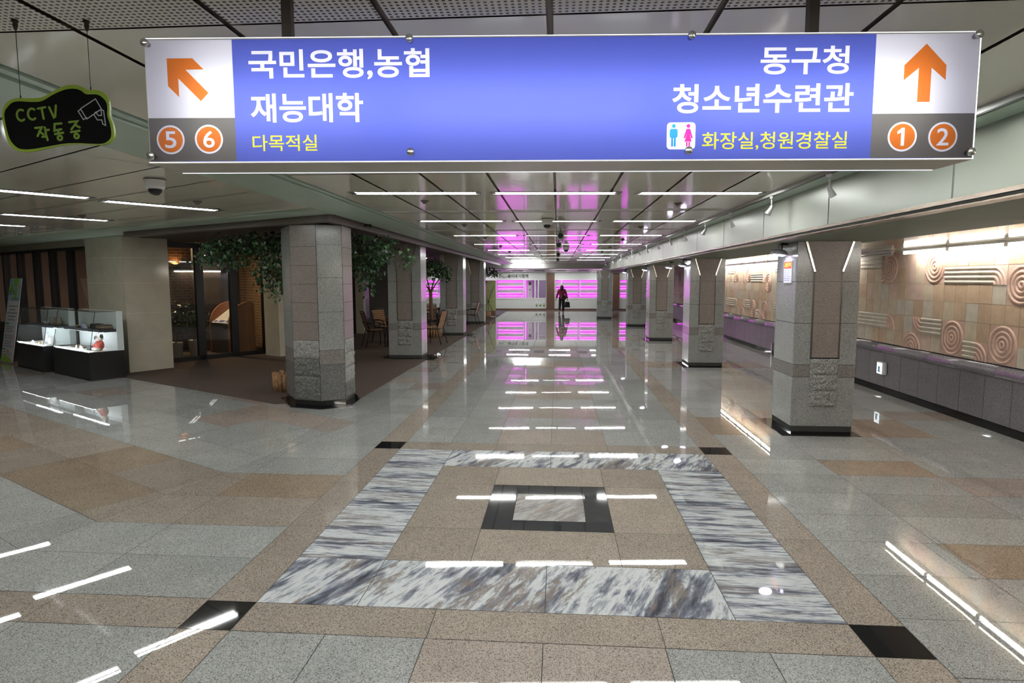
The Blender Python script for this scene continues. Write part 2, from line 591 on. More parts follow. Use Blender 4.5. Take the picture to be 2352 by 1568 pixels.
def fill_mesh(name, pos, neg=(), M=None, thick=0.0):
    vs, es = [], []
    for l in list(pos) + list(neg):
        k = len(vs)
        vs += [Vector((p[0], p[1])) for p in l]
        es += [(k + i, k + (i + 1) % len(l)) for i in range(len(l))]
    V, E_, F_, *_ = delaunay_2d_cdt(vs, es, [], 0, 1e-7)
    C_ = np.array([[sum(V[i].x for i in f) / 3, sum(V[i].y for i in f) / 3] for f in F_])
    keep = winding(pos, C_) != 0
    if neg:
        keep &= winding(neg, C_) == 0
    F_ = [tuple(f) for f, k in zip(F_, keep) if k]
    n = len(V)
    if thick:
        co = [(v.x, v.y, thick) for v in V] + [(v.x, v.y, -thick) for v in V]
        fs = F_ + [tuple(i + n for i in f[::-1]) for f in F_]
        ed = {}
        for f in F_:
            for a_, b_ in zip(f, f[1:] + f[:1]):
                ed[(a_, b_)] = 1
        fs += [(b_, a_, a_ + n, b_ + n) for a_, b_ in ed if (b_, a_) not in ed]
    else:
        co = [(v.x, v.y, 0) for v in V]
        fs = F_
    me = bpy.data.meshes.new(name)
    me.from_pydata(co, [], fs)
    bm = bmesh.new()
    bm.from_mesh(me)
    bmesh.ops.delete(bm, geom=[v for v in bm.verts if not v.link_faces], context='VERTS')
    bm.to_mesh(me)
    bm.free()
    if M is not None:
        me.transform(M)
    return me
def fill(name, loops, mat, parent=None, M=None, thick=0.0, neg=()):
    me = fill_mesh(name, loops, neg, M, thick)
    me.materials.append(mat)
    return link(name, me, parent)
VERT = Matrix.Rotation(PI / 2, 4, 'X')       # drawing plane x,y -> x,z (facing -y)

U = Vector((-0.866, 0.5, 0))                 # along the side wing
N = Vector((0.5, 0.866, 0))                  # into the wing's shops
ZC = 2.69                                    # main ceiling
KC = (ZC - 1.8) / 0.98
def cpos(x, y):                              # a measured ceiling point carried to the height of the ceiling
    return 0.0747 + (x - 0.0747) * KC, -4.8287 + (y + 4.8287) * KC
random.seed(7)

# ------------------------------------------------------------------ floor
GAP = 0.0022
FM = [G_GREY, G_BEIGE, G_PINK, G_ORANGE, G_BLACK, G_FRAME, MB_X, MB_Y, MB_C, GROUT]
GRY, BEI, PNK, ORG, BLK, FRM, MX, MY, MC = range(9)
fb = B()
fb.recalc = False
tone = fb.bm.faces.layers.float.new('tone')
def clip(poly, P, nrm):
    out = []
    for a, b in zip(poly, poly[1:] + poly[:1]):
        da = (a - P).dot(nrm)
        db = (b - P).dot(nrm)
        if da >= 0:
            out.append(a)
        if (da >= 0) != (db >= 0):
            out.append(a + (b - a) * (da / (da - db)))
    return out
def tile_poly(pts, m):
    if len(pts) < 3:
        return
    ar = sum(a.x * b.y - b.x * a.y for a, b in zip(pts, pts[1:] + pts[:1]))
    if abs(ar) < 1e-3:
        return
    if ar < 0:
        pts = pts[::-1]
    f = fb.face([(p.x, p.y, 0) for p in pts], m)
    f[tone] = random.uniform(0.90, 1.08)
def tile(x0, x1, y0, y1, m):
    tile_poly([Vector((x0 + GAP, y0 + GAP)), Vector((x1 - GAP, y0 + GAP)), Vector((x1 - GAP, y1 - GAP)), Vector((x0 + GAP, y1 - GAP))], m)
def grid(xs, ys, fn):
    for a, b in zip(xs[:-1], xs[1:]):
        for c, d in zip(ys[:-1], ys[1:]):
            m = fn((a + b) / 2, (c + d) / 2)
            if m is not None:
                tile(a, b, c, d, m)
I, O = 1.606, 1.89
# medallion
tile(-I, -1.03, -I, -1.03, MY)
tile(-1.03, 0.015, -I, -1.03, MY); tile(0.015, 1.03, -I, -1.03, MY)
tile(1.03, I, -I, -1.03, MX)
for a, b in ((-1.03, 0.35), (0.35, I)):
    tile(-I, -1.03, a, b, MX)
for a, b in ((-1.03, 0.1), (0.1, 1.03)):
    tile(1.03, I, a, b, MX)
tile(-1.03, 0.015, 1.03, I, MY); tile(0.015, I, 1.03, I, MY)
for a, b in ((-1.03, -0.49), (-0.49, 0.5), (0.5, 1.03)):
    tile(-1.03, -0.475, a, b, BEI); tile(0.49, 1.03, a, b, BEI)
tile(-0.475, 0.49, -1.03, -0.49, BEI); tile(-0.475, 0.49, 0.5, 1.03, BEI)
tile(-0.475, -0.256, -0.49, 0.5, FRM); tile(0.294, 0.49, -0.49, 0.5, FRM)
tile(-0.256, 0.294, -0.49, -0.306, FRM); tile(-0.256, 0.294, 0.285, 0.5, FRM)
tile(-0.256, 0.294, -0.306, 0.285, MC)
YF = [1.89 + 0.655 * i for i in range(60)]
YF = [y for y in YF if y < 34.5]
YB = [-1.89 - 0.655 * i for i in range(12)]
bandx = [-1.606, -0.58, 0.615, 1.606]
for s in (1, -1):
    y0, y1 = (I, O) if s > 0 else (-O, -I)
    for a, b in zip(bandx[:-1], bandx[1:]):
        tile(a, b, y0, y1, BEI)
    for x0, x1 in ((-O, -I), (I, O)):
        tile(x0, x1, y0, y1, BLK)
for x0, x1 in ((-O, -I), (I, O)):
    for a, b in ((-I, -0.52), (-0.52, 0.48), (0.48, I)):
        tile(x0, x1, a, b, BEI)
    for a, b in zip(YF[:-1:2], YF[2::2]):
        tile(x0, x1, a, b, BEI)
    for a, b in zip(YB[2::2], YB[:-1:2]):
        tile(x0, x1, a, b, BEI)
# corridor beyond the medallion
cx = [-I, -1.1, -0.585, 0.012, 0.612, 1.11, I]
def corr(x, y):
    k = int((y - 1.89) / 0.655)
    if abs(x) < 0.65:
        return PNK if k % 5 in (0, 2, 4) else GRY
    return GRY
grid(cx, YF, corr)
def corrb(x, y):
    return PNK if abs(x) < 0.62 and y > -2.6 else (GRY if random.random() < 0.85 else PNK)
grid(cx, YB[::-1], corrb)
# right aisle
YR = [1.487 - 0.502 * i for i in range(20)][::-1] + [1.965, 2.46] + [2.46 + 0.94]
yy = 3.4
PY = [2.6, 8.28, 13.94, 19.67]
for py in PY[1:] + [25.4, 31.1]:
    st = py - 0.14
    nn = round((st - yy) / 0.5)
    for i in range(nn):
        YR.append(yy + (st - yy) * (i + 1) / nn)
    YR.append(st + 0.94)
    yy = st + 0.94
YR = [y for y in YR if y < 34.5]
xr = [O, 2.68, 3.58, 4.42, 5.30]
def right(x, y):
    for py in PY:
        if py - 0.14 < y < py + 0.8:
            return BLK if 2.68 < x < 3.58 else ORG if x < 2.68 or x < 4.42 else GRY
    if 2.68 < x < 3.58 and (0.98 < y < 1.487 or -1.03 < y < -0.5):
        return ORG
    return GRY if random.random() < 0.95 else PNK
grid(xr, YR, right)
# left of the corridor, straight part clipped by the mitre with the wing
P0 = Vector((-3.37, -0.528))
BD = Vector((0.2588, 0.9659))
BN = Vector((BD.y, -BD.x))                   # towards the corridor
YL = [-4.6, -4.1, -3.6, -3.1, -2.6, -2.4, -O, -1.585, -1.065, -0.55, 0.05, 0.665, 1.19, 1.72, 2.25, 2.8, 3.35, 3.9]
def left_mat(y):
    if -O < y < -1.585:
        return BEI
    if -0.55 < y < 0.665:
        return BEI if random.random() < 0.85 else ORG
    return GRY
for a, b in ((-O, -2.775), (-2.775, -3.6), (-3.6, -4.4), (-4.4, -5.2)):
    for c, d in zip(YL[:-1], YL[1:]):
        q = [Vector((b + GAP, c + GAP)), Vector((a - GAP, c + GAP)), Vector((a - GAP, d - GAP)), Vector((b + GAP, d - GAP))]
        tile_poly(clip(q, P0 + BN * GAP, BN), left_mat((c + d) / 2))
u2d, n2d = Vector((-0.866, 0.5)), Vector((0.5, 0.866))
ss = [-4.0 + 0.87 * i for i in range(26)]
TL = [y - 1.614 for y in YL[3:]] + [2.9, 3.5, 4.1, 4.7, 5.3]
for c, d in zip(TL[:-1], TL[1:]):
    for a, b in zip(ss[:-1], ss[1:]):
        q = [u2d * a_ + n2d * t_ for a_, t_ in ((a + GAP, c + GAP), (a + GAP, d - GAP), (b - GAP, d - GAP), (b - GAP, c + GAP))]
        q = clip(q, P0 - BN * GAP, -BN)
        ym = (c + d) / 2 + 1.614
        m = left_mat(ym)
        if ym > 1.8 and random.random() < 0.3:
            m = PNK
        q1 = clip(q, Vector((-2.9 - GAP, 0)), Vector((-1, 0))) if q else []
        q2 = clip(q, Vector((-2.9 + GAP, 0)), Vector((1, 0))) if q else []
        q2 = clip(q2, Vector((0, 3.9 - GAP)), Vector((0, -1))) if q2 else []
        tile_poly(q1, m)
        tile_poly(q2, m)
# corridor strip between the beige band and the terrace
for a, b in ((-O, -2.4), (-2.4, -2.90)):
    for c, d in zip([3.9 + 0.655 * i for i in range(46)], [3.9 + 0.655 * i for i in range(1, 47)]):
        tile(b, a, c, d, GRY if random.random() < 0.75 else PNK)
# grout bed and outlying floor
fb.face([(-24, -9.5, -0.004), (14, -9.5, -0.004), (14, 37, -0.004), (-24, 37, -0.004)], 9)
for a, b, c, d in ((-24, -5.21, -9.5, -4.61), (-5.2, -O, -9.4, -4.6), (5.3, 14, -9.4, 36.9)):
    tile(a, b, c, d, GRY)
tile(-2.9, 5.3, 34.4, 36.9, GRY)
struct(fb.out('floor', FM))

# terrace carpet
cb = B()
cb.prism([(-2.93, 4.25), (-2.90, 27.5), (-8.5, 27.5), (-8.2, 10.6), (-9.0, 7.6), (-8.05, 6.2), (-7.9, 6.06), (-4.05, 3.86)], -0.003, 0.012)
struct(cb.out('floor_carpet', CARPET))

# ------------------------------------------------------------------ ceilings
LAMPS = []                                   # x, y, turn, lit, label of every recessed lamp
ORD = ['first', 'second', 'third', 'fourth', 'fifth', 'sixth', 'seventh', 'eighth', 'ninth', 'tenth', 'eleventh', 'twelfth']
for k in range(-3, 8):
    for ci, (x, dy, nm) in enumerate(((-1.53, -0.13, 'left'), (0.04, 0.0, 'middle'), (1.68, 0.14, 'right'))):
        y = 2.34 + 3.35 * k + dy
        if y > 30.5:
            continue
        lit = not (ci == 1 and k >= 1)
        if k >= 0:
            lab = '%s twin tube ceiling lamp, %s down the corridor in the %s column' % ('bright' if lit else 'deep set dim', ORD[k], nm)
        else:
            lab = '%s ceiling lamp above the viewer, %s behind the sign in %s column' % ('glowing', ORD[-k - 1], nm)
        LAMPS.append((*cpos(x, y), 0.08, lit, lab))
WLAMPS = [(-5.10, 3.15, 'in front of the dome camera'), (-5.90, 1.75, 'nearest the hanging black sign'), (-7.69, 4.45, 'above the two showcases'), (-9.9, 5.3, 'farthest along the side wing'), (-8.3, 2.9, 'beside the showcase lamp'), (-4.6, -1.2, 'near the viewer on left side'), (-7.2, -0.4, 'over the near side of the wing')]
WLAMPS = [(*cpos(x, y), w_) for x, y, w_ in WLAMPS]
def lamp_hole(x, y, a, hx=0.665, hy=0.082):
    c_, s_ = math.cos(a), math.sin(a)
    return [(x + c_ * i - s_ * j, y + s_ * i + c_ * j) for i, j in ((-hx, -hy), (hx, -hy), (hx, hy), (-hx, hy))]
def panel_ceiling(name, xs, ys, z, mat, gap=0.012, M=None, strips=(), sw=0.14, holes=(), clips=()):
    panels, perf = [], []
    def q(lst, x0, x1, y0, y1):
        P = [Vector((x0, y0, 0)), Vector((x1, y0, 0)), Vector((x1, y1, 0)), Vector((x0, y1, 0))]
        if M is not None:
            P = [M @ p for p in P]
        P = [p.to_2d() for p in P]
        for c0, cn in clips:
            P = clip(P, c0, cn) if P else P
        if len(P) > 2:
            lst.append([tuple(p) for p in P])
    for a, b in zip(xs[:-1], xs[1:]):
        for e, f in zip(ys[:-1], ys[1:]):
            y0 = e + (sw if any(abs(e - s_) < 1e-6 for s_ in strips) else gap / 2)
            y1 = f - (sw if any(abs(f - s_) < 1e-6 for s_ in strips) else gap / 2)
            q(panels, a + gap, b - gap, y0, y1)
        for s_ in strips:
            q(perf, a + gap, b - gap, s_ - sw + 0.008, s_ + sw - 0.008)
    base = []
    q(base, xs[0], xs[-1], ys[0], ys[-1])
    t = bmesh.new()
    for i, (lst, zz) in enumerate(((panels, z), (base, z + 0.02), (perf, z + 0.002))):
        if not lst:
            continue
        me = fill_mesh('part', lst, holes, Matrix.Translation((0, 0, zz)))
        n0 = len(t.faces)
        t.from_mesh(me)
        t.faces.ensure_lookup_table()
        for f in t.faces[n0:]:
            f.material_index = i
        bpy.data.meshes.remove(me)
    me = bpy.data.meshes.new(name)
    t.to_mesh(me)
    t.free()
    for m_ in (mat, CEILJ, PERF):
        me.materials.append(m_)
    return link(name, me)
cxs = [0.042 + 0.62 * KC * k for k in range(-4, 5)]
cxs[0] = -2.23
cxs.append(2.46)
st = [cpos(0, 0.79 + 3.35 * k)[1] for k in range(-3, 10)]
cys = sorted(st + [s_ + 1.675 * KC for s_ in st])
cys = [y for y in cys if y < 28.5] + [29.3]
struct(panel_ceiling('ceiling', cxs, cys, ZC, CEIL, strips=[s_ for s_ in st if s_ < 28], holes=[lamp_hole(*l[:3]) for l in LAMPS]))
wm = Matrix.Rotation(math.radians(60), 4, 'Z')          # local x = N, local y = U
struct(panel_ceiling('ceiling_wing', [-9.0 + 0.62 * k for k in range(24)], [-2.5 + 1.7 * k for k in range(14)], ZC + 0.004, CEIL, M=wm, gap=0.009,
                     holes=[lamp_hole(x, y, math.radians(54)) for x, y, _ in WLAMPS], clips=((Vector((-2.80, 0)), Vector((-1, 0))), (Vector((-2.93, 3.1)), Vector((-0.5, -0.866))))))
# sage bands with dark grooves
g = B()
def slab(b, pts, z0, z1, mat=0):
    b.prism(pts, z0, z1, mat)
slab(g, [(-2.31, -9), (-2.31, 29.3), (-2.88, 29.3), (-2.88, -9)], ZC - 0.022, ZC + 0.03)
slab(g, [(-2.235, -9), (-2.235, 29.3), (-2.285, 29.3), (-2.285, -9)], ZC - 0.012, ZC + 0.03)
slab(g, [(-2.22, -9), (-2.22, 29.3), (-2.95, 29.3), (-2.95, -9)], ZC + 0.012, ZC + 0.035, 1)
f0 = Vector((-2.93, 3.24, 0))
FD = Vector((-4.69, 2.56, 0)).normalized()
a0 = f0 - N * 0.36
slab(g, [(-2.88, 2.76), tuple((a0 + FD * 15)[:2]), tuple((f0 + FD * 15 + N * 0.9)[:2]), tuple((f0 + FD * 5.35 + N * 0.9)[:2]), tuple((f0 + FD * 5.35)[:2]), tuple(f0[:2]), (-2.88, 3.3)], ZC - 0.024, ZC + 0.03)
struct(g.out('ceiling_band', [GREENC, DARKGAP]))
# brown fascia and soffit of the terrace
fa = B()
end = Vector((-7.62, 5.80, 0))
fd = (end - f0).normalized()
fnv = Vector((-fd.y, fd.x, 0)) * -1
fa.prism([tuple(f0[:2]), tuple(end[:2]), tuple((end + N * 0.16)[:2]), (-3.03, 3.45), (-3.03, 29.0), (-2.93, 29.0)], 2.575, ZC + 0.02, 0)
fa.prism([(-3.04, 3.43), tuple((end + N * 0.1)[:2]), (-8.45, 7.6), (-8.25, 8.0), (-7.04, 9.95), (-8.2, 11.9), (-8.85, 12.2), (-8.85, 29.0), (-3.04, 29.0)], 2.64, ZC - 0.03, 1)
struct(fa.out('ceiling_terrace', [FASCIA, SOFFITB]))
# beam and aisle ceiling on the right
bb = B()
seams = [-9.5] + [0.95 - 1.75 * k for k in range(6, -1, -1)] + [0.95 + 1.75 * k for k in range(1, 17)]
seams = [s_ for s_ in seams if s_ < 29.3] + [29.3]
for a, b in zip(seams[:-1], seams[1:]):
    bb.box((2.46, a + 0.010, 2.285), (2.472, b - 0.010, ZC + 0.02), 0)
bb.box((2.475, -9.5, 2.25), (2.6, 29.3, ZC + 0.03), 1)
bb.box((2.44, -9.5, 2.262), (2.57, 29.3, 2.287), 2)
bb.box((2.45, -9.5, 2.248), (2.53, 29.3, 2.262), 1)
bb.box((2.462, -9.5, 2.236), (2.56, 29.3, 2.248), 2)
struct(bb.out('wall_beam', [BEAM, DARKGAP, BRONZE]))
sb = B()
ys2 = [-9.5 + 2.4 * k for k in range(17)]
ys2 = [y for y in ys2 if y < 29] + [31.0]
for a, b in zip(ys2[:-1], ys2[1:]):
    sb.box((2.57, a + 0.003, 2.24), (3.715, b - 0.003, 2.26), 0)
    for x0, x1 in ((3.73, 4.25), (4.255, 4.77), (4.775, 5.28)):
        sb.box((x0, a + 0.004, 2.243), (x1, b - 0.004, 2.262), 1)
sb.box((2.57, -9.5, 2.262), (5.4, 31.0, 2.29), 2)
struct(sb.out('ceiling_aisle', [SAGE2, GLOSSC, DARKGAP]))
# sage strip along the beam top
sg = B()
sg.box((2.30, -9.5, ZC - 0.028), (2.459, 29.3, ZC - 0.004), 0)
struct(sg.out('trim_1', [GREENC]))
tr = B()
tr.box((2.245, -6.0, ZC - 0.035), (2.285, 28.5, ZC - 0.001), 0)
tr.box((2.252, -6.0, ZC - 0.038), (2.278, 28.5, ZC - 0.034), 1)
tag(tr.out('lighting_track', [plain('track_grey', (0.35, 0.35, 0.33), 0.4), BLACK]), 'long slim lighting track fixed to ceiling beside the beam', 'track')

# ------------------------------------------------------------------ right wall: dado, cap and relief tiles
WX = 5.28
wb = B()
dcol = [5.414 + 0.467 * k for k in range(-32, 56)]
for a, b in zip(dcol[:-1], dcol[1:]):
    if b < 31.5:
        wb.box((WX, a + 0.004, 0.1), (WX + 0.08, b - 0.004, 0.642), 0)
wb.box((WX + 0.01, -9.5, 0.0), (WX + 0.14, 31.2, 2.26), 2)
wb.box((WX - 0.012, -9.5, 0), (WX + 0.05, 31.2, 0.095), 3)
capp = [(WX + 0.05, 0.644), (WX - 0.03, 0.644), (WX - 0.055, 0.66), (WX - 0.06, 0.70), (WX - 0.05, 0.745), (WX - 0.02, 0.782), (WX + 0.05, 0.797)]
cap_y = [-9.5 + 1.37 * k for k in range(40)]
for a, b in zip(cap_y[:-1], cap_y[1:]):
    if a < 31:
        y0, y1 = a + 0.002, min(b - 0.002, 31.2)
        L = [wb.bm.verts.new((x, y0, z)) for x, z in capp]
        R = [wb.bm.verts.new((x, y1, z)) for x, z in capp]
        for i in range(len(capp) - 1):
            f = wb.bm.faces.new((L[i], L[i + 1], R[i + 1], R[i]))
            f.material_index = 1
            f.smooth = True
        for r_ in (L, R[::-1]):
            f = wb.bm.faces.new(r_)
            f.material_index = 1
dadow = struct(wb.out('wall_right', [D_GREY, granite('granite_dado_cap', (0.10, 0.09, 0.11), (0.19, 0.175, 0.20), (0.26, 0.24, 0.27), 200, 0.22), JOINT, G_BLACK]))
TC = [(0.66, 0.55, 0.41), (0.62, 0.455, 0.31), (0.66, 0.45, 0.36), (0.64, 0.57, 0.475), (0.58, 0.415, 0.28), (0.68, 0.50, 0.41)]
TM = [plain('sandstone_tile_%s' % n_, c_, 0.6, var=0.10, vscale=9, bmp=0.25, bscale=60) for n_, c_ in zip(('straw', 'tan', 'rose', 'pale', 'ochre', 'blush'), TC)]
TMJ = plain('tile_mortar', (0.68, 0.60, 0.45), 0.8)
T = 0.235
ROWS = 6
Z0 = 0.80
Y0 = 2.817
tb = B()
rel = B()
rel.recalc = False
motif = {}
def ridge_arc(cy, cz, r, a0, a1, col, n=18, w=0.020, h=0.017):
    pr = [(-w, 0), (-w * 0.75, h * 0.75), (0, h), (w * 0.75, h * 0.75), (w, 0)]
    prev = None
    for i in range(n + 1):
        t = a0 + (a1 - a0) * i / n
        ring = [rel.bm.verts.new((WX - hh, cy + (r + ww) * math.cos(t), cz + (r + ww) * math.sin(t))) for ww, hh in pr]
        if prev:
            for k in range(4):
                f = rel.bm.faces.new((prev[k], prev[k + 1], ring[k + 1], ring[k]))
                f.material_index = col
                f.smooth = True
        prev = ring
def ridge_line(y0, z0, y1, z1, col, w=0.020, h=0.017):
    d = Vector((y1 - y0, z1 - z0)).normalized()
    nn = Vector((-d.y, d.x))
    pr = [(-w, 0), (-w * 0.75, h * 0.75), (0, h), (w * 0.75, h * 0.75), (w, 0)]
    A = [rel.bm.verts.new((WX - hh, y0 + nn.x * ww, z0 + nn.y * ww)) for ww, hh in pr]
    C = [rel.bm.verts.new((WX - hh, y1 + nn.x * ww, z1 + nn.y * ww)) for ww, hh in pr]
    for k in range(4):
        f = rel.bm.faces.new((A[k], A[k + 1], C[k + 1], C[k]))
        f.material_index = col
        f.smooth = True
RADS = (0.035, 0.09, 0.15, 0.21)
def yk(k): return Y0 + T * k
def zk(k): return Z0 + T * k
def mot_circle(k, j, col=2, half=None):
    a0_, a1_ = half if half else (0, 2 * PI)
    for r in RADS:
        ridge_arc(yk(k), zk(j), r, a0_, a1_, col, 28)
    for dk in (-1, 0):
        for dj in (-1, 0):
            motif[(k + dk, j + dj)] = col
def mot_lines(k0, k1, j, cols=None):
    for q in (0.03, 0.09, 0.15, 0.205):
        ridge_line(yk(k0), zk(j) + q, yk(k1), zk(j) + q, 3)
    for k in range(k0, k1):
        motif[(k, j)] = 3
def mot_bend(k, j, corner, col=2):
    cy, cz = yk(k + (1 if 'r' in corner else 0)), zk(j + (1 if 't' in corner else 0))
    a0_ = {'br': PI / 2, 'bl': 0, 'tr': PI, 'tl': 1.5 * PI}[corner]
    for q in (0.03, 0.09, 0.15, 0.205):
        ridge_arc(cy, cz, q, a0_, a0_ + PI / 2, col, 10)
    motif[(k, j)] = col
# nodes measured on the wall nearest the camera; then a repeat of the same family further along
def cluster(k, flip=1):
    mot_circle(k - 1, 4); mot_lines(k + 1, k + 5, 5 if False else 4); mot_bend(k, 4, 'br', 5)
    mot_circle(k + 6, 5)
    mot_circle(k, 1); mot_circle(k + 4, 1); mot_lines(k + 2, k + 3, 0) ; mot_bend(k + 1, 0, 'br', 2)
    mot_lines(k + 5, k + 7, 1); mot_bend(k + 7, 1, 'tl', 2)
    mot_circle(k + 8, 0, 2, (0, PI)); mot_circle(k + 11, 5); mot_lines(k + 12, k + 15, 5); mot_bend(k + 11, 4, 'tr', 2)
    mot_lines(k + 11, k + 15, 1); mot_bend(k + 10, 1, 'br', 2)
for base in (-36, -18, 0, 18, 36, 54, 72, 90):
    cluster(base)
rk = random.Random(3)
for k in range(-52, 121):
    j = 0
    for j in range(ROWS):
        col = motif.get((k, j))
        if col is None:
            col = rk.choice([0, 0, 1, 1, 3, 4, 5])
        y0, y1 = yk(k) + 0.003, yk(k + 1) - 0.003
        z0, z1 = zk(j) + 0.003, min(zk(j + 1) - 0.003, 2.243)
        dx = rk.uniform(0, 0.004)
        tb.box((WX - dx, y0, z0), (WX + 0.03, y1, z1), col)
tb.box((WX + 0.006, yk(-52), 0.80), (WX + 0.02, yk(121), 2.243), 6)
tl = tb.out('relief_tile_cladding', TM + [TMJ], dadow)
rl = rel.out('relief_ridges', TM, dadow)

# emergency light on the dado
el = thing('emergency_light', 'small lit box lamp on the grey stone dado of the right wall', 'emergency light', (WX - 0.005, 5.4, 0.40))
e = B(); e.bbox((-0.075, -0.09, -0.10), (0, 0.09, 0.10), 0.008)
e.out('housing', WHITEM, el)
e = B(); e.box((-0.079, -0.075, -0.085), (-0.074, 0.075, 0.085))
e.out('lit_panel', emit('exit_panel_light', (0.80, 0.93, 1.0), 1.6), el)
e = B(); e.box((-0.082, -0.02, -0.05), (-0.0785, 0.03, 0.03)); e.box((-0.082, -0.05, -0.06), (-0.0785, 0.05, -0.045))
e.out('pictogram', plain('pictogram_teal', (0.25, 0.55, 0.75), 0.4), el)
# small post by the dado
po = B(); po.box((5.2, 10.4, 0.0), (5.25, 10.46, 0.30))
tag(po.out('metal_post', STEEL), 'short grey metal post standing against the far dado', 'post')

# ------------------------------------------------------------------ lamps
def fixture(lit=True, L=1.32, W=0.16):
    t = thing('ceiling_lamp', 'x', 'ceiling lamp', group='recessed twin tube ceiling lamps')
    b = B()
    b.recalc = False
    x, y, h = L / 2, W / 2, 0.085
    for p in (((-x, -y, h), (-x, y, h), (x, y, h), (x, -y, h)), ((-x, -y, 0), (-x, -y, h), (x, -y, h), (x, -y, 0)), ((x, y, 0), (x, y, h), (-x, y, h), (-x, y, 0)),
              ((-x, y, 0), (-x, y, h), (-x, -y, h), (-x, -y, 0)), ((x, -y, 0), (x, -y, h), (x, y, h), (x, y, 0))):
        b.face(p)
    for x0, x1, y0, y1 in ((-x - 0.012, x + 0.012, -y - 0.012, -y), (-x - 0.012, x + 0.012, y, y + 0.012), (-x - 0.012, -x, -y, y), (x, x + 0.012, -y, y)):
        b.box((x0, y0, -0.004), (x1, y1, 0.001))
    b.out('tray', plain('lamp_tray_grey', (0.16, 0.16, 0.155), 0.4), t)
    for s_ in (-1, 1):
        b = B()
        b.bbox((s_ * (x - 0.028) - 0.022, -W / 2 + 0.015, -0.002), (s_ * (x - 0.028) + 0.022, W / 2 - 0.015, 0.05), 0.006)
        b.out('socket', STEEL, t)
    for y_ in (-0.048, 0.048):
        b = B()
        zt = 0.010 if lit else 0.050             # the middle column sits deeper in its trays
        b.tube((-x + 0.05, y_, zt), (x - 0.05, y_, zt), 0.0115, seg=10)
        b.out('tube', TUBEM, t)
    return t
src = {True: None, False: None}
for x, y, a_, lit, lab in LAMPS + [(x, y, math.radians(54), True, 'slanted twin tube lamp of the side wing %s' % w_) for x, y, w_ in WLAMPS]:
    if src[lit] is None:
        o = src[lit] = fixture(lit)
        o.location, o.rotation_euler, o['label'] = (x, y, ZC), (0, 0, a_), lab
    else:
        dup(src[lit], (x, y, ZC), a_, lab)
EL = [(x, y) for y in (30.2, 32.0) for x in (-7, -4.6, -2.2, 0.2, 2.6, 5.0)]  # unseen lamps, added in the end ceiling to brighten the far hall
for i, (x, y) in enumerate(EL):
    dup(src[True], (x, y, 2.445 - (y - 29.3) * 0.0419), 0, 'added lamp recessed in the low white end ceiling, %s row, %s from the left' % ('nearer' if i < 6 else 'farther', ORD[i % 6]), 'added lamps of the end ceiling')
# bright surface lamp at the corridor end
el_ = thing('end_lamp', 'very bright lamp at the corridor end over the calligraphy wall', 'ceiling lamp', (-1.6, 28.95, ZC - 0.004))
b = B(); b.bbox((-0.75, -0.15, -0.10), (0.75, 0.15, 0.0), 0.03); b.out('diffuser', emit('end_lamp_white', (1, 1, 1), 16), el_)
b = B(); b.box((-0.78, -0.17, -0.015), (0.78, 0.17, 0.004)); b.out('tray', WHITEM, el_)
# cove tubes by the relief wall
def cove(y0, lab, lit=True):
    t = thing('cove_tube_lamp', lab, 'tube lamp', (5.10, y0, 2.236), group='tubes along the relief wall')
    b = B(); b.box((-0.03, 0.005, -0.025), (0.03, 1.045, 0.004)); b.out('batten', WHITEM, t)
    for yy_ in (0.02, 1.03):
        b = B()
        b.box((-0.014, yy_ - 0.012, -0.065), (0.014, yy_ + 0.012, -0.02))
        b.out('socket', WHITEM, t)
    b = B(); b.tube((0, 0.03, -0.052), (0, 1.02, -0.052), 0.016, seg=10); b.out('tube', COVEM if lit else TUBEOFF, t)
    return t
yc = 4.73 - 1.06
cv = None
n_ = 0
for i in range(9):
    y = 3.67 - 1.06 * i
    lab = 'glowing tube along the relief wall, %s counting from nearest pillar towards viewer' % ORD[i]
    if cv is None:
        cv = cove(y, lab)
    else:
        dup(cv, (5.10, y, 2.236), 0, lab)
for i in range(10):
    y = 6.35 + 1.06 * i
    dup(cv, (5.10, y, 2.236), 0, 'glowing tube along the relief wall, %s beyond the dark gap' % ORD[i])
cove(5.0, 'unlit tube in the dark gap above the relief wall', False)

# track spots
def spot(lab, tilt):
    t = thing('track_spotlight', lab, 'spotlight', group='track spotlights along the beam')
    b = B(); b.box((-0.018, -0.045, -0.03), (0.018, 0.045, 0.0)); b.out('adapter', WHITEM, t)
    b = B(); b.tube((0, 0, -0.03), (0, 0, -0.125), 0.011, seg=8); b.box((-0.014, -0.03, -0.15), (0.014, 0.03, -0.12)); b.out('stem', WHITEM, t)
    M = Matrix.Translation((0, 0, -0.145)) @ Matrix.Rotation(tilt, 4, 'Y') @ Matrix.Rotation(PI, 4, 'X')
    b = B(); b.lathe([(0.014, -0.03), (0.026, -0.02), (0.028, 0.03), (0.040, 0.09), (0.043, 0.095), (0.036, 0.09), (0.02, 0.05), (0.001, 0.045)], 20, 0, M, cap=False); h = b.out('shade', WHITEM, t)
    b = B(); b.ball((0, 0, 0), 0.017)
    me = b.bm
    bmesh.ops.transform(me, matrix=M @ Matrix.Translation((0, 0, 0.065)), verts=me.verts)
    b.out('bulb', emit('spot_bulb', (0.9, 0.85, 1.0), 5.0), t)
    return t
sp0 = None
spy = [0.48, 1.85, 3.37, 4.75, 6.3, 7.7, 9.2, 10.9, 12.4, 14.0, 15.6, 17.2, 18.8, 20.6, 22.4, 24.4, 26.4]
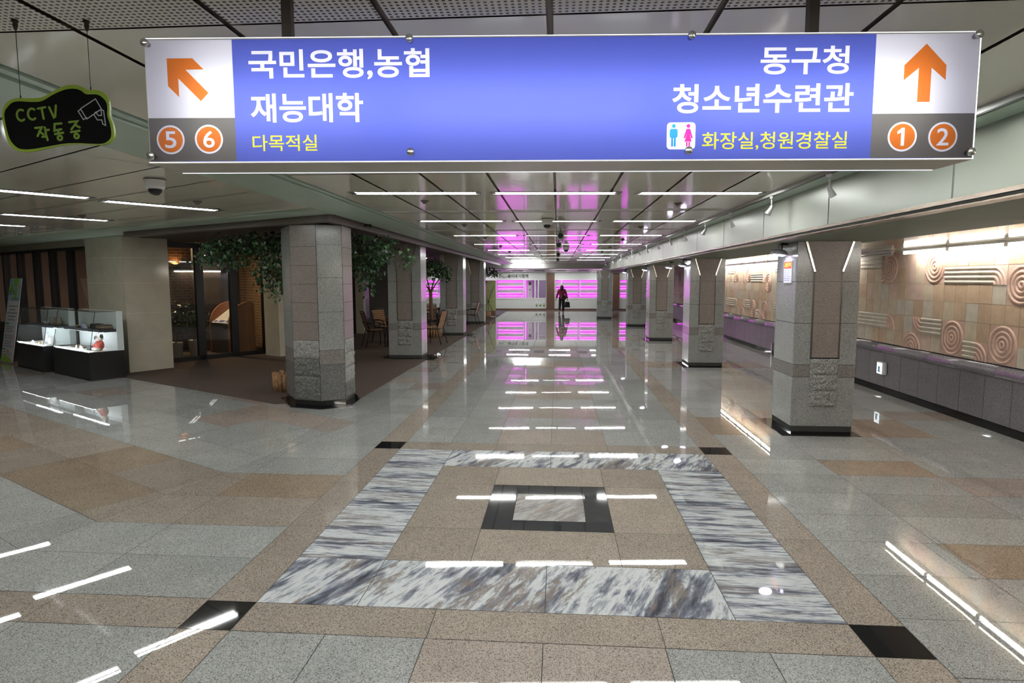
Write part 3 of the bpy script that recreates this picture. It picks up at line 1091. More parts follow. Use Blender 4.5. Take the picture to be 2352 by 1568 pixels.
for i, y in enumerate(spy):
    nm = ORD[i] if i < 12 else ['thirteenth', 'fourteenth', 'fifteenth', 'sixteenth', 'seventeenth'][i - 12]
    lab = 'small white spotlight on the track, %s from the large blue sign' % nm
    if sp0 is None:
        sp0 = spot(lab, -0.55)
        sp0.location = (2.265, y, ZC - 0.037)
        sp0.rotation_euler = (0, 0, 0.3)
        sp0.scale = (0.74, 0.74, 0.78)
    else:
        dup(sp0, (2.265, y, ZC - 0.037), random.choice([0.2, 0.5, -0.4, 2.6]), lab)

# dome cameras
def dome(lab, cat='dome camera'):
    t = thing('dome_camera', lab, cat, group='dome cameras under the ceiling')
    b = B(); b.lathe([(0.085, 0.0), (0.088, -0.004), (0.088, -0.012), (0.078, -0.014), (0.080, -0.02), (0.082, -0.06), (0.074, -0.085), (0.06, -0.088)], 28); b.out('housing', WHITEM, t)
    b = B(); b.lathe([(0.058, -0.086), (0.055, -0.105), (0.043, -0.125), (0.022, -0.138), (0.001, -0.141)], 24); b.out('dome', DOMEB, t)
    b = B(); b.lathe([(0.0895, -0.004), (0.0895, -0.010)], 28); b.out('mounting_ring', BLACKM, t)
    return t
d0 = dome('white dome camera hanging over the side wing left of the sign')
d0.location = (*cpos(-3.83, 1.05), ZC)
dup(d0, (*cpos(-0.10, 5.27), ZC), 0, 'white dome camera on the main ceiling, largest over the corridor')
dup(d0, (*cpos(0.31, 13.6), ZC), 0, 'small dome camera far along the main corridor ceiling')
# boxy hanging units on the centre line, like cameras on brackets
def hang(lab):
    t = thing('hanging_unit', lab, 'device', group='hanging units on the ceiling centre line')
    b = B(); b.tube((0, 0, 0), (0, 0, -0.10), 0.02, seg=10); b.box((-0.07, -0.07, -0.012), (0.07, 0.07, 0)); b.out('bracket', STEEL, t)
    b = B(); b.bbox((-0.085, -0.10, -0.27), (0.085, 0.12, -0.10), 0.03); b.out('body', plain('unit_grey', (0.30, 0.30, 0.28), 0.4), t)
    b = B(); b.lathe([(0.055, 0), (0.06, 0.01), (0.04, 0.015)], 18, 0, Matrix.Translation((0, -0.10, -0.185)) @ Matrix.Rotation(PI / 2, 4, 'X')); b.out('front_ring', BLACKM, t)
    return t
h0 = hang('grey hanging unit on the centre line, just beyond the dome camera')
h0.location = (*cpos(0.12, 6.95), ZC)
h0.scale = (0.72, 0.72, 0.78)
dup(h0, (*cpos(0.09, 10.0), ZC), 0, 'grey hanging unit on the centre line, second beyond the dome camera')
dup(h0, (*cpos(0.08, 15.5), ZC), 0, 'grey hanging unit on the centre line, third beyond the dome camera')
dup(h0, (*cpos(0.07, 20.5), ZC), 0, 'grey hanging unit on the centre line, fourth beyond the dome camera')
# smoke detectors
def det(lab):
    b = B(); b.lathe([(0.045, 0), (0.045, -0.010), (0.03, -0.016), (0.022, -0.034), (0.012, -0.038)], 18)
    o = b.out('smoke_detector', plain('detector_grey', (0.13, 0.125, 0.11), 0.5))
    return tag(o, lab, 'smoke detector', 'smoke detectors', 'thing')
dsrc = det('small ceiling detector beside the first left corridor lamp')
dsrc.location = (*cpos(-1.57, 2.88), ZC)
for x, y, l in ((-1.58, 6.23, 'behind the second left corridor lamp'), (-1.59, 9.5, 'behind the third left corridor lamp'), (1.6, 3.38, 'behind the first right corridor lamp'), (1.59, 6.88, 'behind the second right corridor lamp'), (1.63, 10.5, 'behind the third right corridor lamp'),
                (-4.40, 2.72, 'on wing ceiling right of the dome camera lamp'), (-11.2, 7.6, 'far left over the printed banner'), (-7.1, 4.2, 'over the space before the showcases'), (-1.58, 13.2, 'behind the fourth left corridor lamp'), (-1.58, 16.6, 'behind the fifth left corridor lamp'), (1.62, 14.0, 'behind the fourth right corridor lamp'), (1.62, 17.4, 'behind the fifth right corridor lamp')):
    c = dsrc.copy()
    COL.objects.link(c)
    c.location = (*cpos(x, y), ZC)
    c['label'] = 'small ceiling detector ' + l

# ------------------------------------------------------------------ pillars
def box_pillar(lab, group, w, d, H):
    """square stone pillar, origin at the base of its front left corner, front towards -y"""
    t = thing('granite_pillar', lab, 'pillar', group=group)
    b = B()
    cuts = [0.085, 0.67, 0.816, 1.30, 1.78, H]
    for a, c in zip(cuts[:-1], cuts[1:]):
        if a == 0.67:
            continue
        b.box((0, 0, a + 0.003), (w, d, c - 0.003), 0)
        b.box((-0.003, 0.02, a + 0.0032), (0.001, d - 0.02, c - 0.0032), 1)
        b.box((w - 0.001, 0.02, a + 0.0032), (w + 0.003, d - 0.02, c - 0.0032), 1)
    b.box((0.006, 0.006, 0.02), (w - 0.006, d - 0.006, H - 0.002), 2)
    b.out('shaft', [P_GREY, P_GREYF, JOINT], t)
    b = B(); b.box((-0.001, -0.001, 0.673), (w + 0.001, d + 0.001, 0.813)); b.out('band', P_BAND, t)
    b = B(); b.box((0.008, 0.008, 0.0), (w - 0.008, d - 0.008, 0.085)); b.out('plinth', G_BLACK, t)
    # tapered inlay between bright trims
    c = w / 2
    nh, th = 0.155 * w / 0.7, 0.262 * w / 0.7
    zb, zf = 0.90, 1.895 if H < 2.4 else 2.06
    b = B()
    b.prism([(c - nh, zb), (c + nh, zb), (c + nh, zf), (c + th, H - 0.001), (c - th, H - 0.001), (c - nh, zf)], -0.012, 0.0, 0, VERT @ Matrix.Translation((0, 0, 0.006)))
    for z_ in (1.30, 1.78):
        b.box((c - nh, -0.0068, z_ - 0.002), (c + nh, -0.005, z_ + 0.002), 1)
    b.out('inlay', [P_PINK, JOINT], t)
    for s_ in (-1, 1):
        b = B()
        def sidebar(p, q, r_):
            p, q = Vector((c + s_ * p[0], -0.004, p[1])), Vector((c + s_ * q[0], -0.004, q[1]))
            dr = (q - p).normalized()
            nn = Vector((dr.z, 0, -dr.x)) * r_
            b.face([p - nn + Vector((0, -0.012, 0)), p + nn + Vector((0, -0.012, 0)), q + nn + Vector((0, -0.012, 0)), q - nn + Vector((0, -0.012, 0))])
            b.face([p - nn, p - nn + Vector((0, -0.012, 0)), q - nn + Vector((0, -0.012, 0)), q - nn])
            b.face([p + nn, p + nn + Vector((0, -0.012, 0)), q + nn + Vector((0, -0.012, 0)), q + nn])
        sidebar((nh, zf), (th, H - 0.002), 0.011)
        b.out('flared_trim', CHROME, t)
        b = B()
        b.box((c + s_ * nh - 0.008, -0.008, zb), (c + s_ * nh + 0.008, 0.0, zf))
        b.out('groove_shade', plain('groove_shade_dark', (0.10, 0.085, 0.07), 0.35, 0.6), t)  # dark strip laid in for the shade of the thin groove
    b = B(); b.box((c - nh - 0.008, -0.0085, zb - 0.012), (c + nh + 0.008, 0.0, zb)); b.out('sill', G_BLACK, t)
    # three rough blocks below the inlay
    rr = random.Random(int(w * 1000))
    for i in range(3):
        z1 = zb - 0.012 - i * 0.191
        z0 = z1 - 0.188
        b = B()
        n1, n2 = 9, 7
        V = [[b.bm.verts.new((c - nh - 0.004 + (2 * nh + 0.008) * p / n1, -0.004 if p in (0, n1) or q in (0, n2) else -rr.uniform(0.008, 0.032), z0 + (z1 - z0) * q / n2)) for p in range(n1 + 1)] for q in range(n2 + 1)]
        for q in range(n2):
            for p in range(n1):
                b.bm.faces.new((V[q][p], V[q][p + 1], V[q + 1][p + 1], V[q + 1][p]))
        b.out('rough_block', P_ROUGH, t)
    return t
PR = box_pillar('granite pillar with small red headed notice on the right side aisle', 'right row of granite pillars', 0.70, 0.66, 2.24)
PR.location = (2.825, 2.60, 0)
for y, l in ((8.28, 'second granite pillar of the right row, beyond the notice pillar'), (13.94, 'third granite pillar of the right row, beyond the notice pillar'), (19.67, 'fourth granite pillar of the right row, beyond the notice pillar')):
    dup(PR, (2.80, y, 0), 0, l)
dup(PR, (1.92, 24.6, 0), 0, 'distant granite pillar standing nearest the walking person')
PL = box_pillar('granite pillar beside the terrace chairs, next after corner pillar', 'left row of granite pillars', 0.76, 0.62, 2.638)
PL.location = (-3.80, 9.19, 0)
dup(PL, (-3.77, 15.36, 0), 0, 'granite pillar in the left row, behind the log ringed tree')
dup(PL, (-3.75, 20.95, 0), 0, 'granite pillar in the left row, farthest along the terrace edge')
# corner pillar, many sided
cp = thing('granite_pillar', 'large many sided corner pillar with stained rough stone base', 'pillar', (0, 0, 0))
A_, B_, C_, D_, E_ = (-4.06, 4.30), (-3.686, 3.74), (-3.263, 3.63), (-2.965, 3.817), (-2.99, 4.30)
ring = [A_, B_, C_, D_, E_, (-3.15, 4.62), (-3.5, 4.78), (-3.9, 4.72)]
ctr = Vector((sum(p[0] for p in ring) / 8, sum(p[1] for p in ring) / 8))
def inset(pts, k):
    return [tuple(ctr + (Vector(p) - ctr) * k) for p in pts]
b = B(); b.prism(inset(ring, 0.985), 0, 2.574); b.out('core', JOINT, cp)
def quad_face(p, q, z0, z1, off=0.0, rough=0.0, seed=1):
    """stone panel on the wall p-q standing proud of the core"""
    p, q = Vector((*p, 0)), Vector((*q, 0))
    d = (q - p)
    nn = Vector((d.y, -d.x, 0)).normalized()
    rr = random.Random(seed)
    g_ = 0.0025
    L = d.length
    n1 = max(1, int(L / 0.035)) if rough else 1
    n2 = max(1, int((z1 - z0) / 0.035)) if rough else 1
    return p, d, nn, n1, n2, g_, rr
def stone(b, p, q, z0, z1, mat, rough=0.0, seed=1):
    p, d, nn, n1, n2, g_, rr = quad_face(p, q, z0, z1, 0, rough, seed)
    V = []
    for j in range(n2 + 1):
        row = []
        for i in range(n1 + 1):
            edge = i in (0, n1) or j in (0, n2)
            h = 0.002 + (0 if (edge or not rough) else rr.uniform(0.004, rough))
            tt = (g_ / d.length) + (1 - 2 * g_ / d.length) * i / n1
            row.append(b.bm.verts.new(p + d * tt + nn * h + Vector((0, 0, z0 + g_ + (z1 - z0 - 2 * g_) * j / n2))))
        V.append(row)
    for j in range(n2):
        for i in range(n1):
            f = b.bm.faces.new((V[j][i], V[j][i + 1], V[j + 1][i + 1], V[j + 1][i]))
            f.material_index = mat
greyz = [0.10, 0.62, 0.82, 1.36, 1.84, 2.30, 2.572]
pinkz = [0.96, 1.22, 1.49, 1.75, 2.01, 2.27, 2.572]
STG = granite('granite_grey_stained', (0.05, 0.05, 0.048), (0.13, 0.13, 0.125), (0.22, 0.22, 0.21), 170, 0.2)
for p, q in ((A_, B_), (C_, D_)):
    b = B()
    for a, c in zip(greyz[2:-1], greyz[3:]):
        stone(b, p, q, a, c, 0)
    stone(b, p, q, greyz[1], greyz[2], 1)
    stone(b, p, q, greyz[0], greyz[1], 2)
    b.out('grey_panel', [P_GREY, P_BAND, STG], cp)
for p, q in ((ring[5], ring[6]), (ring[7], A_), (ring[4], ring[5]), (ring[6], ring[7])):
    b = B()
    for a, c in zip(greyz[:-1], greyz[1:]):
        stone(b, p, q, a, c, 0)
    b.out('grey_panel', P_GREY, cp)
for p, q in ((B_, C_), (D_, E_)):
    b = B()
    for a, c in zip(pinkz[:-1], pinkz[1:]):
        stone(b, p, q, a, c, 0)
    b.out('brown_panel', [P_PINK], cp)
for p, q, zs_ in ((B_, C_, [(0.70, 0.96, P_ROUGH), (0.45, 0.70, P_DIRTY), (0.10, 0.45, P_DIRTY)]), (D_, E_, [(0.76, 0.96, P_ROUGH), (0.55, 0.76, P_ROUGH), (0.33, 0.55, P_ROUGH), (0.10, 0.33, P_DIRTY)])):
    for i, (z0, z1, m_) in enumerate(zs_):
        b = B()
        stone(b, p, q, z0, z1, 0, 0.022, 11 + i)
        b.out('rough_block', m_, cp)
b = B(); b.prism(inset(ring, 0.992), 0, 0.098); b.out('plinth', G_BLACK, cp)
b = B(); b.prism(inset(ring, 1.16), 0.0, 0.0135); struct(b.out('trim_2', G_BLACK))
for y in (9.19, 15.36, 20.95):
    b = B(); b.box((-3.95, y - 0.12, 0.0), (-2.72, y + 0.75, 0.0135)); struct(b.out('trim_3', G_BLACK))

# wall lamps on the right pillars
def wall_lamp(lab):
    t = thing('pillar_lamp', lab, 'wall lamp', group='small lamps on right pillars')
    b = B(); b.tube((0.0, 0, 0.04), (0.0, 0, 0.14), 0.008, seg=8); b.box((-0.02, -0.03, 0.11), (0.06, 0.03, 0.135)); b.out('bracket', BLACKM, t)
    M = Matrix.Translation((-0.03, 0, 0.02)) @ Matrix.Rotation(0.12, 4, 'Y')
    b = B(); b.lathe([(0.02, 0.045), (0.06, 0.035), (0.095, 0.005), (0.10, -0.02), (0.092, -0.022)], 24, 0, M); b.out('shade', plain('lamp_shade_grey', (0.28, 0.27, 0.29), 0.35), t)
    b = B(); b.lathe([(0.07, -0.024), (0.05, -0.034), (0.001, -0.038)], 20, 0, M); b.out('bulb', emit('pillar_lamp_led', (0.80, 0.74, 1.0), 60.0), t)
    return t
wl = wall_lamp('small round lamp above the red headed notice on nearest right pillar')
wl.location = (2.735, 2.86, 2.10)
dup(wl, (2.71, 8.55, 2.10), 0, 'small round lamp on the second pillar of the right row')
dup(wl, (2.71, 14.2, 2.10), 0, 'small round lamp on the third pillar of the right row')
dup(wl, (2.71, 19.9, 2.10), 0, 'small round lamp on the fourth pillar of the right row')
hs = wall_lamp('silver lamp head hanging in aisle left of second right pillar')
hs.location = (2.62, 9.6, 2.08)
hs.scale = (1, 1, 1)
# notice board on the first right pillar
nb = thing('notice_board', 'white notice with a red heading on the nearest right pillar', 'notice', (2.8215, 2.855, 1.90))
M = Matrix.Rotation(-PI / 2, 4, 'Z') @ VERT          # faces -x
b = B(); b.box((-0.012, -0.125, -0.135), (0, 0.125, 0.125)); b.out('board', WHITEP, nb)
fill('heading', [rect(-0.118, 0.035, 0.118, 0.118)], plain('notice_red', (0.62, 0.03, 0.02), 0.4), nb, Matrix.Translation((-0.0128, 0, 0)) @ M)
fill('heading_lettering', text_loops('금연구역', -0.10, 0.10, 0.05, 0.104, 0.02), plain('notice_yellow', (0.85, 0.62, 0.03), 0.4), nb, Matrix.Translation((-0.0134, 0, 0)) @ M)
lines = []
for i in range(6):
    z_ = 0.012 - i * 0.024
    lines += [rect(-0.105, z_, -0.05, z_ + 0.010), rect(-0.035, z_, 0.10 - 0.02 * (i % 3), z_ + 0.008)]
fill('printed_lines', lines, plain('notice_print_blue', (0.2, 0.25, 0.55), 0.5), nb, Matrix.Translation((-0.0128, 0, 0)) @ M)

# ------------------------------------------------------------------ the big hanging sign
sign = thing('hanging_sign', 'large backlit blue direction sign hanging across the corridor', 'sign', (0.0678, -2.937, 2.1565), 0.0549)
sign.scale = (0.91, 0.91, 0.91)
SW, SH, SD = 1.3355, 0.383, 0.194
T_BLUE = translucent('sign_film_blue', (0.105, 0.14, 0.52))
T_WHITE = translucent('sign_film_white', (0.86, 0.86, 0.86))
T_TEXT = translucent('sign_film_lettering', (0.93, 0.93, 0.93))
T_GRAY = translucent('sign_film_grey', (0.155, 0.145, 0.125))
T_ORANGE = translucent('sign_film_orange', (0.78, 0.20, 0.022))
T_YEL = translucent('sign_film_yellow', (0.80, 0.78, 0.05))
T_CYAN = translucent('sign_film_sky', (0.04, 0.36, 0.80))
T_PINK = translucent('sign_film_pink', (0.78, 0.04, 0.34))
b = B()
b.box((-SW, 0.006, -0.006), (SW, SD - 0.006, -0.001))
b.box((-SW, 0.006, SH + 0.001), (SW, SD - 0.006, SH + 0.006))
b.box((-SW - 0.005, 0.006, -0.006), (-SW, SD - 0.006, SH + 0.006))
b.box((SW, 0.006, -0.006), (SW + 0.005, SD - 0.006, SH + 0.006))
b.out('box_frame', plain('sign_case_beige', (0.46, 0.42, 0.35), 0.35), sign)
FV = Matrix.Translation((0, 0.0, 0)) @ VERT
XL, XR_, ZG = -1.05, 1.012, 0.138
def arrow_up(cx, z0, z1):
    zt = z1
    return [(cx, zt), (cx + 0.066, zt - 0.066), (cx + 0.066, zt - 0.112), (cx + 0.020, zt - 0.074), (cx + 0.020, z0), (cx - 0.020, z0), (cx - 0.020, zt - 0.074), (cx - 0.066, zt - 0.112), (cx - 0.066, zt - 0.066)]
arrL = [(-1.265, 0.326), (-1.181, 0.326), (-1.146, 0.291), (-1.205, 0.290), (-1.133, 0.217), (-1.159, 0.191), (-1.230, 0.263), (-1.230, 0.204), (-1.265, 0.239)]
arrR = arrow_up(1.171, 0.174, 0.353)
TX = [('국민은행,농협', -0.998, -0.410, 0.256, 0.352, 'w'), ('재능대학', -0.997, -0.628, 0.122, 0.214, 'w'), ('다목적실', -0.995, -0.782, 0.031, 0.083, 'y'),
      ('동구청', 0.650, 0.930, 0.262, 0.349, 'w'), ('청소년수련관', 0.372, 0.949, 0.143, 0.234, 'w'), ('화장실,청원경찰실', 0.471, 0.936, 0.027, 0.084, 'y')]
TL_ = [(text_loops(t_, a, c_, d, e_, 0.020 if k_ == 'w' else 0.008), k_) for t_, a, c_, d, e_, k_ in TX]
wc = rrect(0.357, 0.030, 0.449, 0.115, 0.012)
man = [rrect(0.366, 0.066, 0.392, 0.095, 0.007), circle(0.379, 0.1035, 0.0062, 16), rect(0.3715, 0.039, 0.378, 0.067), rect(0.380, 0.039, 0.3865, 0.067)]
woman = [[(0.420, 0.095), (0.432, 0.095), (0.441, 0.066), (0.436, 0.064), (0.431, 0.078), (0.4375, 0.054), (0.4145, 0.054), (0.421, 0.078), (0.416, 0.064), (0.411, 0.066)], circle(0.426, 0.1035, 0.0062, 16), rect(0.4195, 0.039, 0.4245, 0.055), rect(0.4275, 0.039, 0.4325, 0.055)]
blue_holes = [l for ls, k_ in TL_ for l in ls] + [wc]
fill('blue_panel', [rect(XL, 0.0, XR_, SH)], T_BLUE, sign, FV, 0, blue_holes)
for ls, k_ in TL_:
    fill('white_lettering' if k_ == 'w' else 'yellow_lettering', ls, T_TEXT if k_ == 'w' else T_YEL, sign, FV)
wcp = fill('restroom_symbol', [wc], T_TEXT, sign, FV, 0, man + woman)
fill('man_figure', man, T_CYAN, wcp, FV)
fill('woman_figure', woman, T_PINK, wcp, FV)
fill('white_panel', [rect(-SW, ZG, XL, SH)], T_WHITE, sign, FV, 0, [arrL])
fill('white_panel', [rect(XR_, ZG, SW, SH)], T_WHITE, sign, FV, 0, [arrR])
fill('arrow', [arrL], T_ORANGE, sign, FV)
fill('arrow', [arrR], T_ORANGE, sign, FV)
def badge(cx, cz, d_):
    r1, r2_ = 0.0465, 0.0405
    gl_ = text_loops(d_, cx - 0.019, cx + 0.019, cz - 0.027, cz + 0.027, 0.012)
    if d_ == '1':
        gl_ = [[(cx + 0.007, cz - 0.028), (cx - 0.004, cz - 0.028), (cx - 0.004, cz + 0.013), (cx - 0.016, cz + 0.008), (cx - 0.016, cz + 0.017), (cx - 0.002, cz + 0.028), (cx + 0.007, cz + 0.028)]]
    o = fill('number_badge', [circle(cx, cz, r2_)], T_ORANGE, sign, FV, 0, gl_)
    fill('badge_rim', [circle(cx, cz, r1)], T_TEXT, o, FV, 0, [circle(cx, cz, r2_)])
    fill('numeral', gl_, T_TEXT, o, FV)
    return circle(cx, cz, r1)
ho = [badge(-1.266, 0.069, '5'), badge(-1.139, 0.070, '6')]
fill('grey_panel', [rect(-SW, 0.0, XL, ZG)], T_GRAY, sign, FV, 0, ho)
ho = [badge(1.111, 0.066, '1'), badge(1.240, 0.065, '2')]
fill('grey_panel', [rect(XR_, 0.0, SW, ZG)], T_GRAY, sign, FV, 0, ho)
b = B(); b.box((-SW, SD - 0.006, 0.0), (SW, SD - 0.002, SH)); b.out('back_panel', translucent('sign_back_film', (0.35, 0.38, 0.75)), sign)
b = B()
b.box((-SW - 0.004, -0.004, -0.005), (SW + 0.004, -0.001, -0.003))
b.box((-SW - 0.004, -0.004, SH + 0.0035), (SW + 0.004, -0.001, SH + 0.005))
b.box((SW + 0.001, -0.004, -0.004), (SW + 0.003, -0.001, SH + 0.004))
b.box((-SW, SD - 0.003, -0.0075), (SW, SD + 0.001, -0.0055))
b.out('acrylic_edge', EDGE, sign)
for z_ in (0.130, 0.235):
    for x0, x1 in ((-1.20, 1.20),):
        b = B(); b.tube((x0, SD * 0.46, z_), (x1, SD * 0.46, z_), 0.013, seg=10); b.out('tube', SIGNM, sign)
for x, z_ in ((-1.322, 0.368), (-0.470, 0.374), (0.424, 0.376), (1.318, 0.372), (-1.322, 0.014), (-0.472, 0.022), (0.423, 0.022), (1.318, 0.014)):
    b = B(); b.lathe([(0.008, 0.0), (0.008, 0.016), (0.0125, 0.016), (0.0125, 0.026), (0.010, 0.028), (0.001, 0.029)], 18, 0, Matrix.Translation((x, 0, z_)) @ Matrix.Rotation(PI / 2, 4, 'X'))
    b.out('standoff_screw', STEEL, sign)
for x in (-0.90, 0.85):
    b = B(); b.box((x - 0.016, 0.08, SH + 0.005), (x + 0.016, 0.112, 0.584)); b.box((x - 0.05, 0.05, 0.578), (x + 0.05, 0.14, 0.586)); b.out('hanger_rod', RODM, sign)

# ------------------------------------------------------------------ the small black camera notice
cs = thing('camera_notice', 'black cloud shaped sign with lime border hanging on two wires', 'sign', (-1.657, -2.714, 2.254), 0.10)
cs.scale = (0.908, 0.908, 0.908)
# outline measured in sign coordinates (metres)
sx = 0.0016835
def cp_(pts):
    return [((x - 150 * 7.84) * sx / 7.84, (1330 - y) * sx / 7.84 + 0.0) for x, y in pts]
def smooth(pts, n=6):
    out = []
    m = len(pts)
    for i in range(m):
        p0, p1, p2, p3 = (Vector(pts[(i + k - 1) % m]) for k in range(4))
        for j in range(n):
            t_ = j / n
            out.append(tuple(0.5 * ((2 * p1) + (-p0 + p2) * t_ + (2 * p0 - 5 * p1 + 4 * p2 - p3) * t_ ** 2 + (-p0 + 3 * p1 - 3 * p2 + p3) * t_ ** 3)))
    return out
outer = smooth(cp_([(160, 700), (230, 530), (400, 430), (700, 425), (900, 400), (1100, 290), (1300, 205), (1480, 190), (1610, 230), (1690, 272), (1840, 275), (1960, 320), (2040, 440), (2050, 560), (2045, 720), (2090, 880), (2100, 1050), (2050, 1150), (1920, 1218), (1700, 1225), (1450, 1215), (1200, 1230), (900, 1290), (650, 1345), (480, 1355), (330, 1310), (220, 1170), (175, 950)]))
inner = smooth(cp_([(200, 710), (265, 580), (410, 485), (700, 490), (880, 470), (1080, 360), (1290, 275), (1460, 258), (1570, 290), (1660, 350), (1830, 352), (1930, 400), (2000, 490), (2010, 600), (2003, 720), (2045, 890), (2052, 1050), (2010, 1140), (1900, 1203), (1700, 1210), (1450, 1200), (1200, 1212), (900, 1265), (650, 1306), (480, 1312), (370, 1275), (270, 1150), (220, 950)]))
LIME = plain('lime_paint', (0.20, 0.29, 0.012), 0.5)
LIME2 = plain('lime_lettering', (0.12, 0.20, 0.008), 0.5)
o = fill('board', [outer], LIME, cs, VERT, 0.006)
fill('black_face', [inner], plain('sign_black', (0.004, 0.004, 0.004), 0.9, 0, 0.1), cs, Matrix.Translation((0, -0.0065, 0)) @ VERT)
def stroke(pts, r, close=False):
    """thick rounded polyline as separate quads and discs"""
    L = []
    P = [Vector(p) for p in pts]
    left, right_ = [], []
    m = len(P)
    for i in range(m):
        if i == 0:
            d = P[1] - P[0]
        elif i == m - 1:
            d = P[-1] - P[-2]
        else:
            d = (P[i + 1] - P[i]).normalized() + (P[i] - P[i - 1]).normalized()
        d.normalize()
        nn = Vector((-d.y, d.x))
        k = 1.0
        if 0 < i < m - 1:
            e1 = (P[i] - P[i - 1]).normalized()
            k = 1 / max(0.45, nn.dot(Vector((-e1.y, e1.x))))
        left.append(P[i] + nn * r * k)
        right_.append(P[i] - nn * r * k)
    d0_ = (P[0] - P[1]).normalized()
    d1_ = (P[-1] - P[-2]).normalized()
    capE = [P[-1] + d1_ * r * math.cos(t_) + Vector((-d1_.y, d1_.x)) * r * math.sin(t_) for t_ in (0.9, 0.45, 0, -0.45, -0.9)]
    capS = [P[0] + d0_ * r * math.cos(t_) + Vector((-d0_.y, d0_.x)) * r * math.sin(t_) for t_ in (0.9, 0.45, 0, -0.45, -0.9)]
    return [tuple(p) for p in left + capE + right_[::-1] + capS]
def arcp(cx, cy, r, a0_, a1_, n=10):
    return [(cx + r * math.cos(math.radians(a0_ + (a1_ - a0_) * i / n)), cy + r * math.sin(math.radians(a0_ + (a1_ - a0_) * i / n))) for i in range(n + 1)]
def strokes(name, polys, mat, parent, M, r):
    b = B()
    b.recalc = False
    for i, pl in enumerate(polys):
        q = cp_(pl)
        lp = stroke(q, r)
        vs = [M @ Vector((p[0], p[1], 0.00004 * i)) for p in lp]
        nh_ = len(q)
        # quads along the stroke
        L = vs[:nh_]
        R = vs[nh_ + 5:nh_ + 5 + nh_][::-1]
        for k in range(nh_ - 1):
            b.face([L[k], R[k], R[k + 1], L[k + 1]])
        b.face([R[-1]] + vs[nh_:nh_ + 5][::-1] + [L[-1]])
        b.face([L[0]] + vs[2 * nh_ + 5:][::-1] + [R[0]])
    return b.out(name, mat, parent)
MF = Matrix.Translation((0, -0.0072, 0)) @ VERT
def pxarc(cx, cy, rx, ry, a0_, a1_, n=12):
    return [(cx + rx * math.cos(math.radians(a0_ + (a1_ - a0_) * i / n)), cy - ry * math.sin(math.radians(a0_ + (a1_ - a0_) * i / n))) for i in range(n + 1)]
lt = [pxarc(495, 720, 75, 95, 60, 310), pxarc(690, 700, 75, 95, 55, 310), [(795, 605), (925, 580)], [(862, 600), (885, 780)], [(995, 580), (1065, 755), (1090, 740), (1115, 550)],
      [(725, 940), (840, 930), (755, 1080)], [(790, 1000), (860, 1050)], [(895, 930), (905, 1050)], [(905, 980), (960, 970)], [(840, 1095), (915, 1085), (928, 1150)],
      [(1190, 858), (1070, 870), (1060, 985), (1180, 960)], [(1125, 975), (1130, 1030)], [(1065, 1045), (1210, 1020)], pxarc(1147, 1110, 38, 38, 0, 360, 16),
      [(1328, 838), (1475, 818), (1360, 960)], [(1420, 880), (1505, 925)], [(1350, 1010), (1500, 985)], [(1435, 1005), (1440, 1040)], pxarc(1442, 1078, 38, 38, 0, 360, 16)]
strokes('lime_lettering', lt[:5], LIME2, cs, MF, 0.0042)
strokes('lime_lettering', lt[5:], LIME2, cs, MF, 0.0042)
cl = [[(1545, 600), (1815, 430), (1910, 605), (1640, 780), (1545, 610)], [(1545, 610), (1498, 645), (1580, 790), (1640, 755)], [(1790, 670), (1900, 620), (1945, 630), (1965, 890), (1915, 865), (1905, 795), (1825, 795), (1770, 700)], [(1805, 665), (1850, 720), (1905, 715), (1905, 640)]]
strokes('camera_drawing', cl, plain('sign_drawing_grey', (0.30, 0.30, 0.29), 0.5), cs, MF, 0.0019)
for x, zt in ((62, 0), (220, 0)):
    lx = (x - 150) * sx
    zb_ = (1330 - (430 if x < 100 else 272)) * sx / 7.84
    b = B(); b.tube((lx, 0, zb_ - 0.01), (lx, 0, 0.480 - 0.03), 0.0012, seg=6); b.tube((lx, 0, zb_ - 0.004), (lx, 0, zb_ + 0.012), 0.0025, seg=8); b.out('wire', BLACKM, cs)
    b = B(); b.lathe([(0.012, 0), (0.0125, -0.004), (0.008, -0.008), (0.009, -0.02), (0.004, -0.036)], 14, 0, Matrix.Translation((lx, 0, 0.480))); b.out('ceiling_hook', RODM, cs)

# ------------------------------------------------------------------ wing shops: cream pier, storefront windows, glass doors
PF = Vector((-8.26, 6.63, 0))
def frame_at(P, ex, ey):
    m = Matrix.Identity(4)
    for i in range(3):
        m[i][0] = ex[i]
        m[i][1] = ey[i]
        m[i][2] = (0, 0, 1)[i]
        m[i][3] = P[i]
    return m
MU = frame_at(PF, -U, N)            # local x to the right along the front, y into the shops
pier = B()
for a, c in zip([0.0, 0.595, 1.168, 1.756, 2.252], [0.595, 1.168, 1.756, 2.252, ZC - 0.026]):
    pier.box((-1.62, 0, a + 0.003), (0, 0.85, c - 0.003), 0, MU)
pier.box((-1.614, 0.004, 0.0), (-0.004, 0.846, ZC - 0.03), 1, MU)
struct(pier.out('wall_pier', [CREAM, CREAMJ]))
hd = B()
hd.box((-9.5, 0.06, 2.52), (-1.62, 0.30, ZC - 0.026), 0, MU)
hd.box((-9.5, 0.10, 0.0), (-1.62, 0.22, 0.75), 1, MU)
struct(hd.out('wall_storefront', [HEADER, plain('storefront_brown', (0.06, 0.045, 0.038), 0.5)]))
win = B()
for x in (-1.70, -2.78, -3.72, -4.64, -5.64, -6.6, -7.6, -8.6):
    win.box((x - 0.055, 0.10, 0.75), (x + 0.055, 0.24, 2.47), 0, MU)
win.box((-9.5, 0.10, 2.46), (-1.62, 0.24, 2.53), 0, MU)
wn = struct(win.out('window_1', [BLACKM]))
pn = B(); pn.box((-9.5, 0.17, 0.75), (-1.62, 0.174, 2.52), 0, MU); pn.out('window_pane', GLASSD, wn)
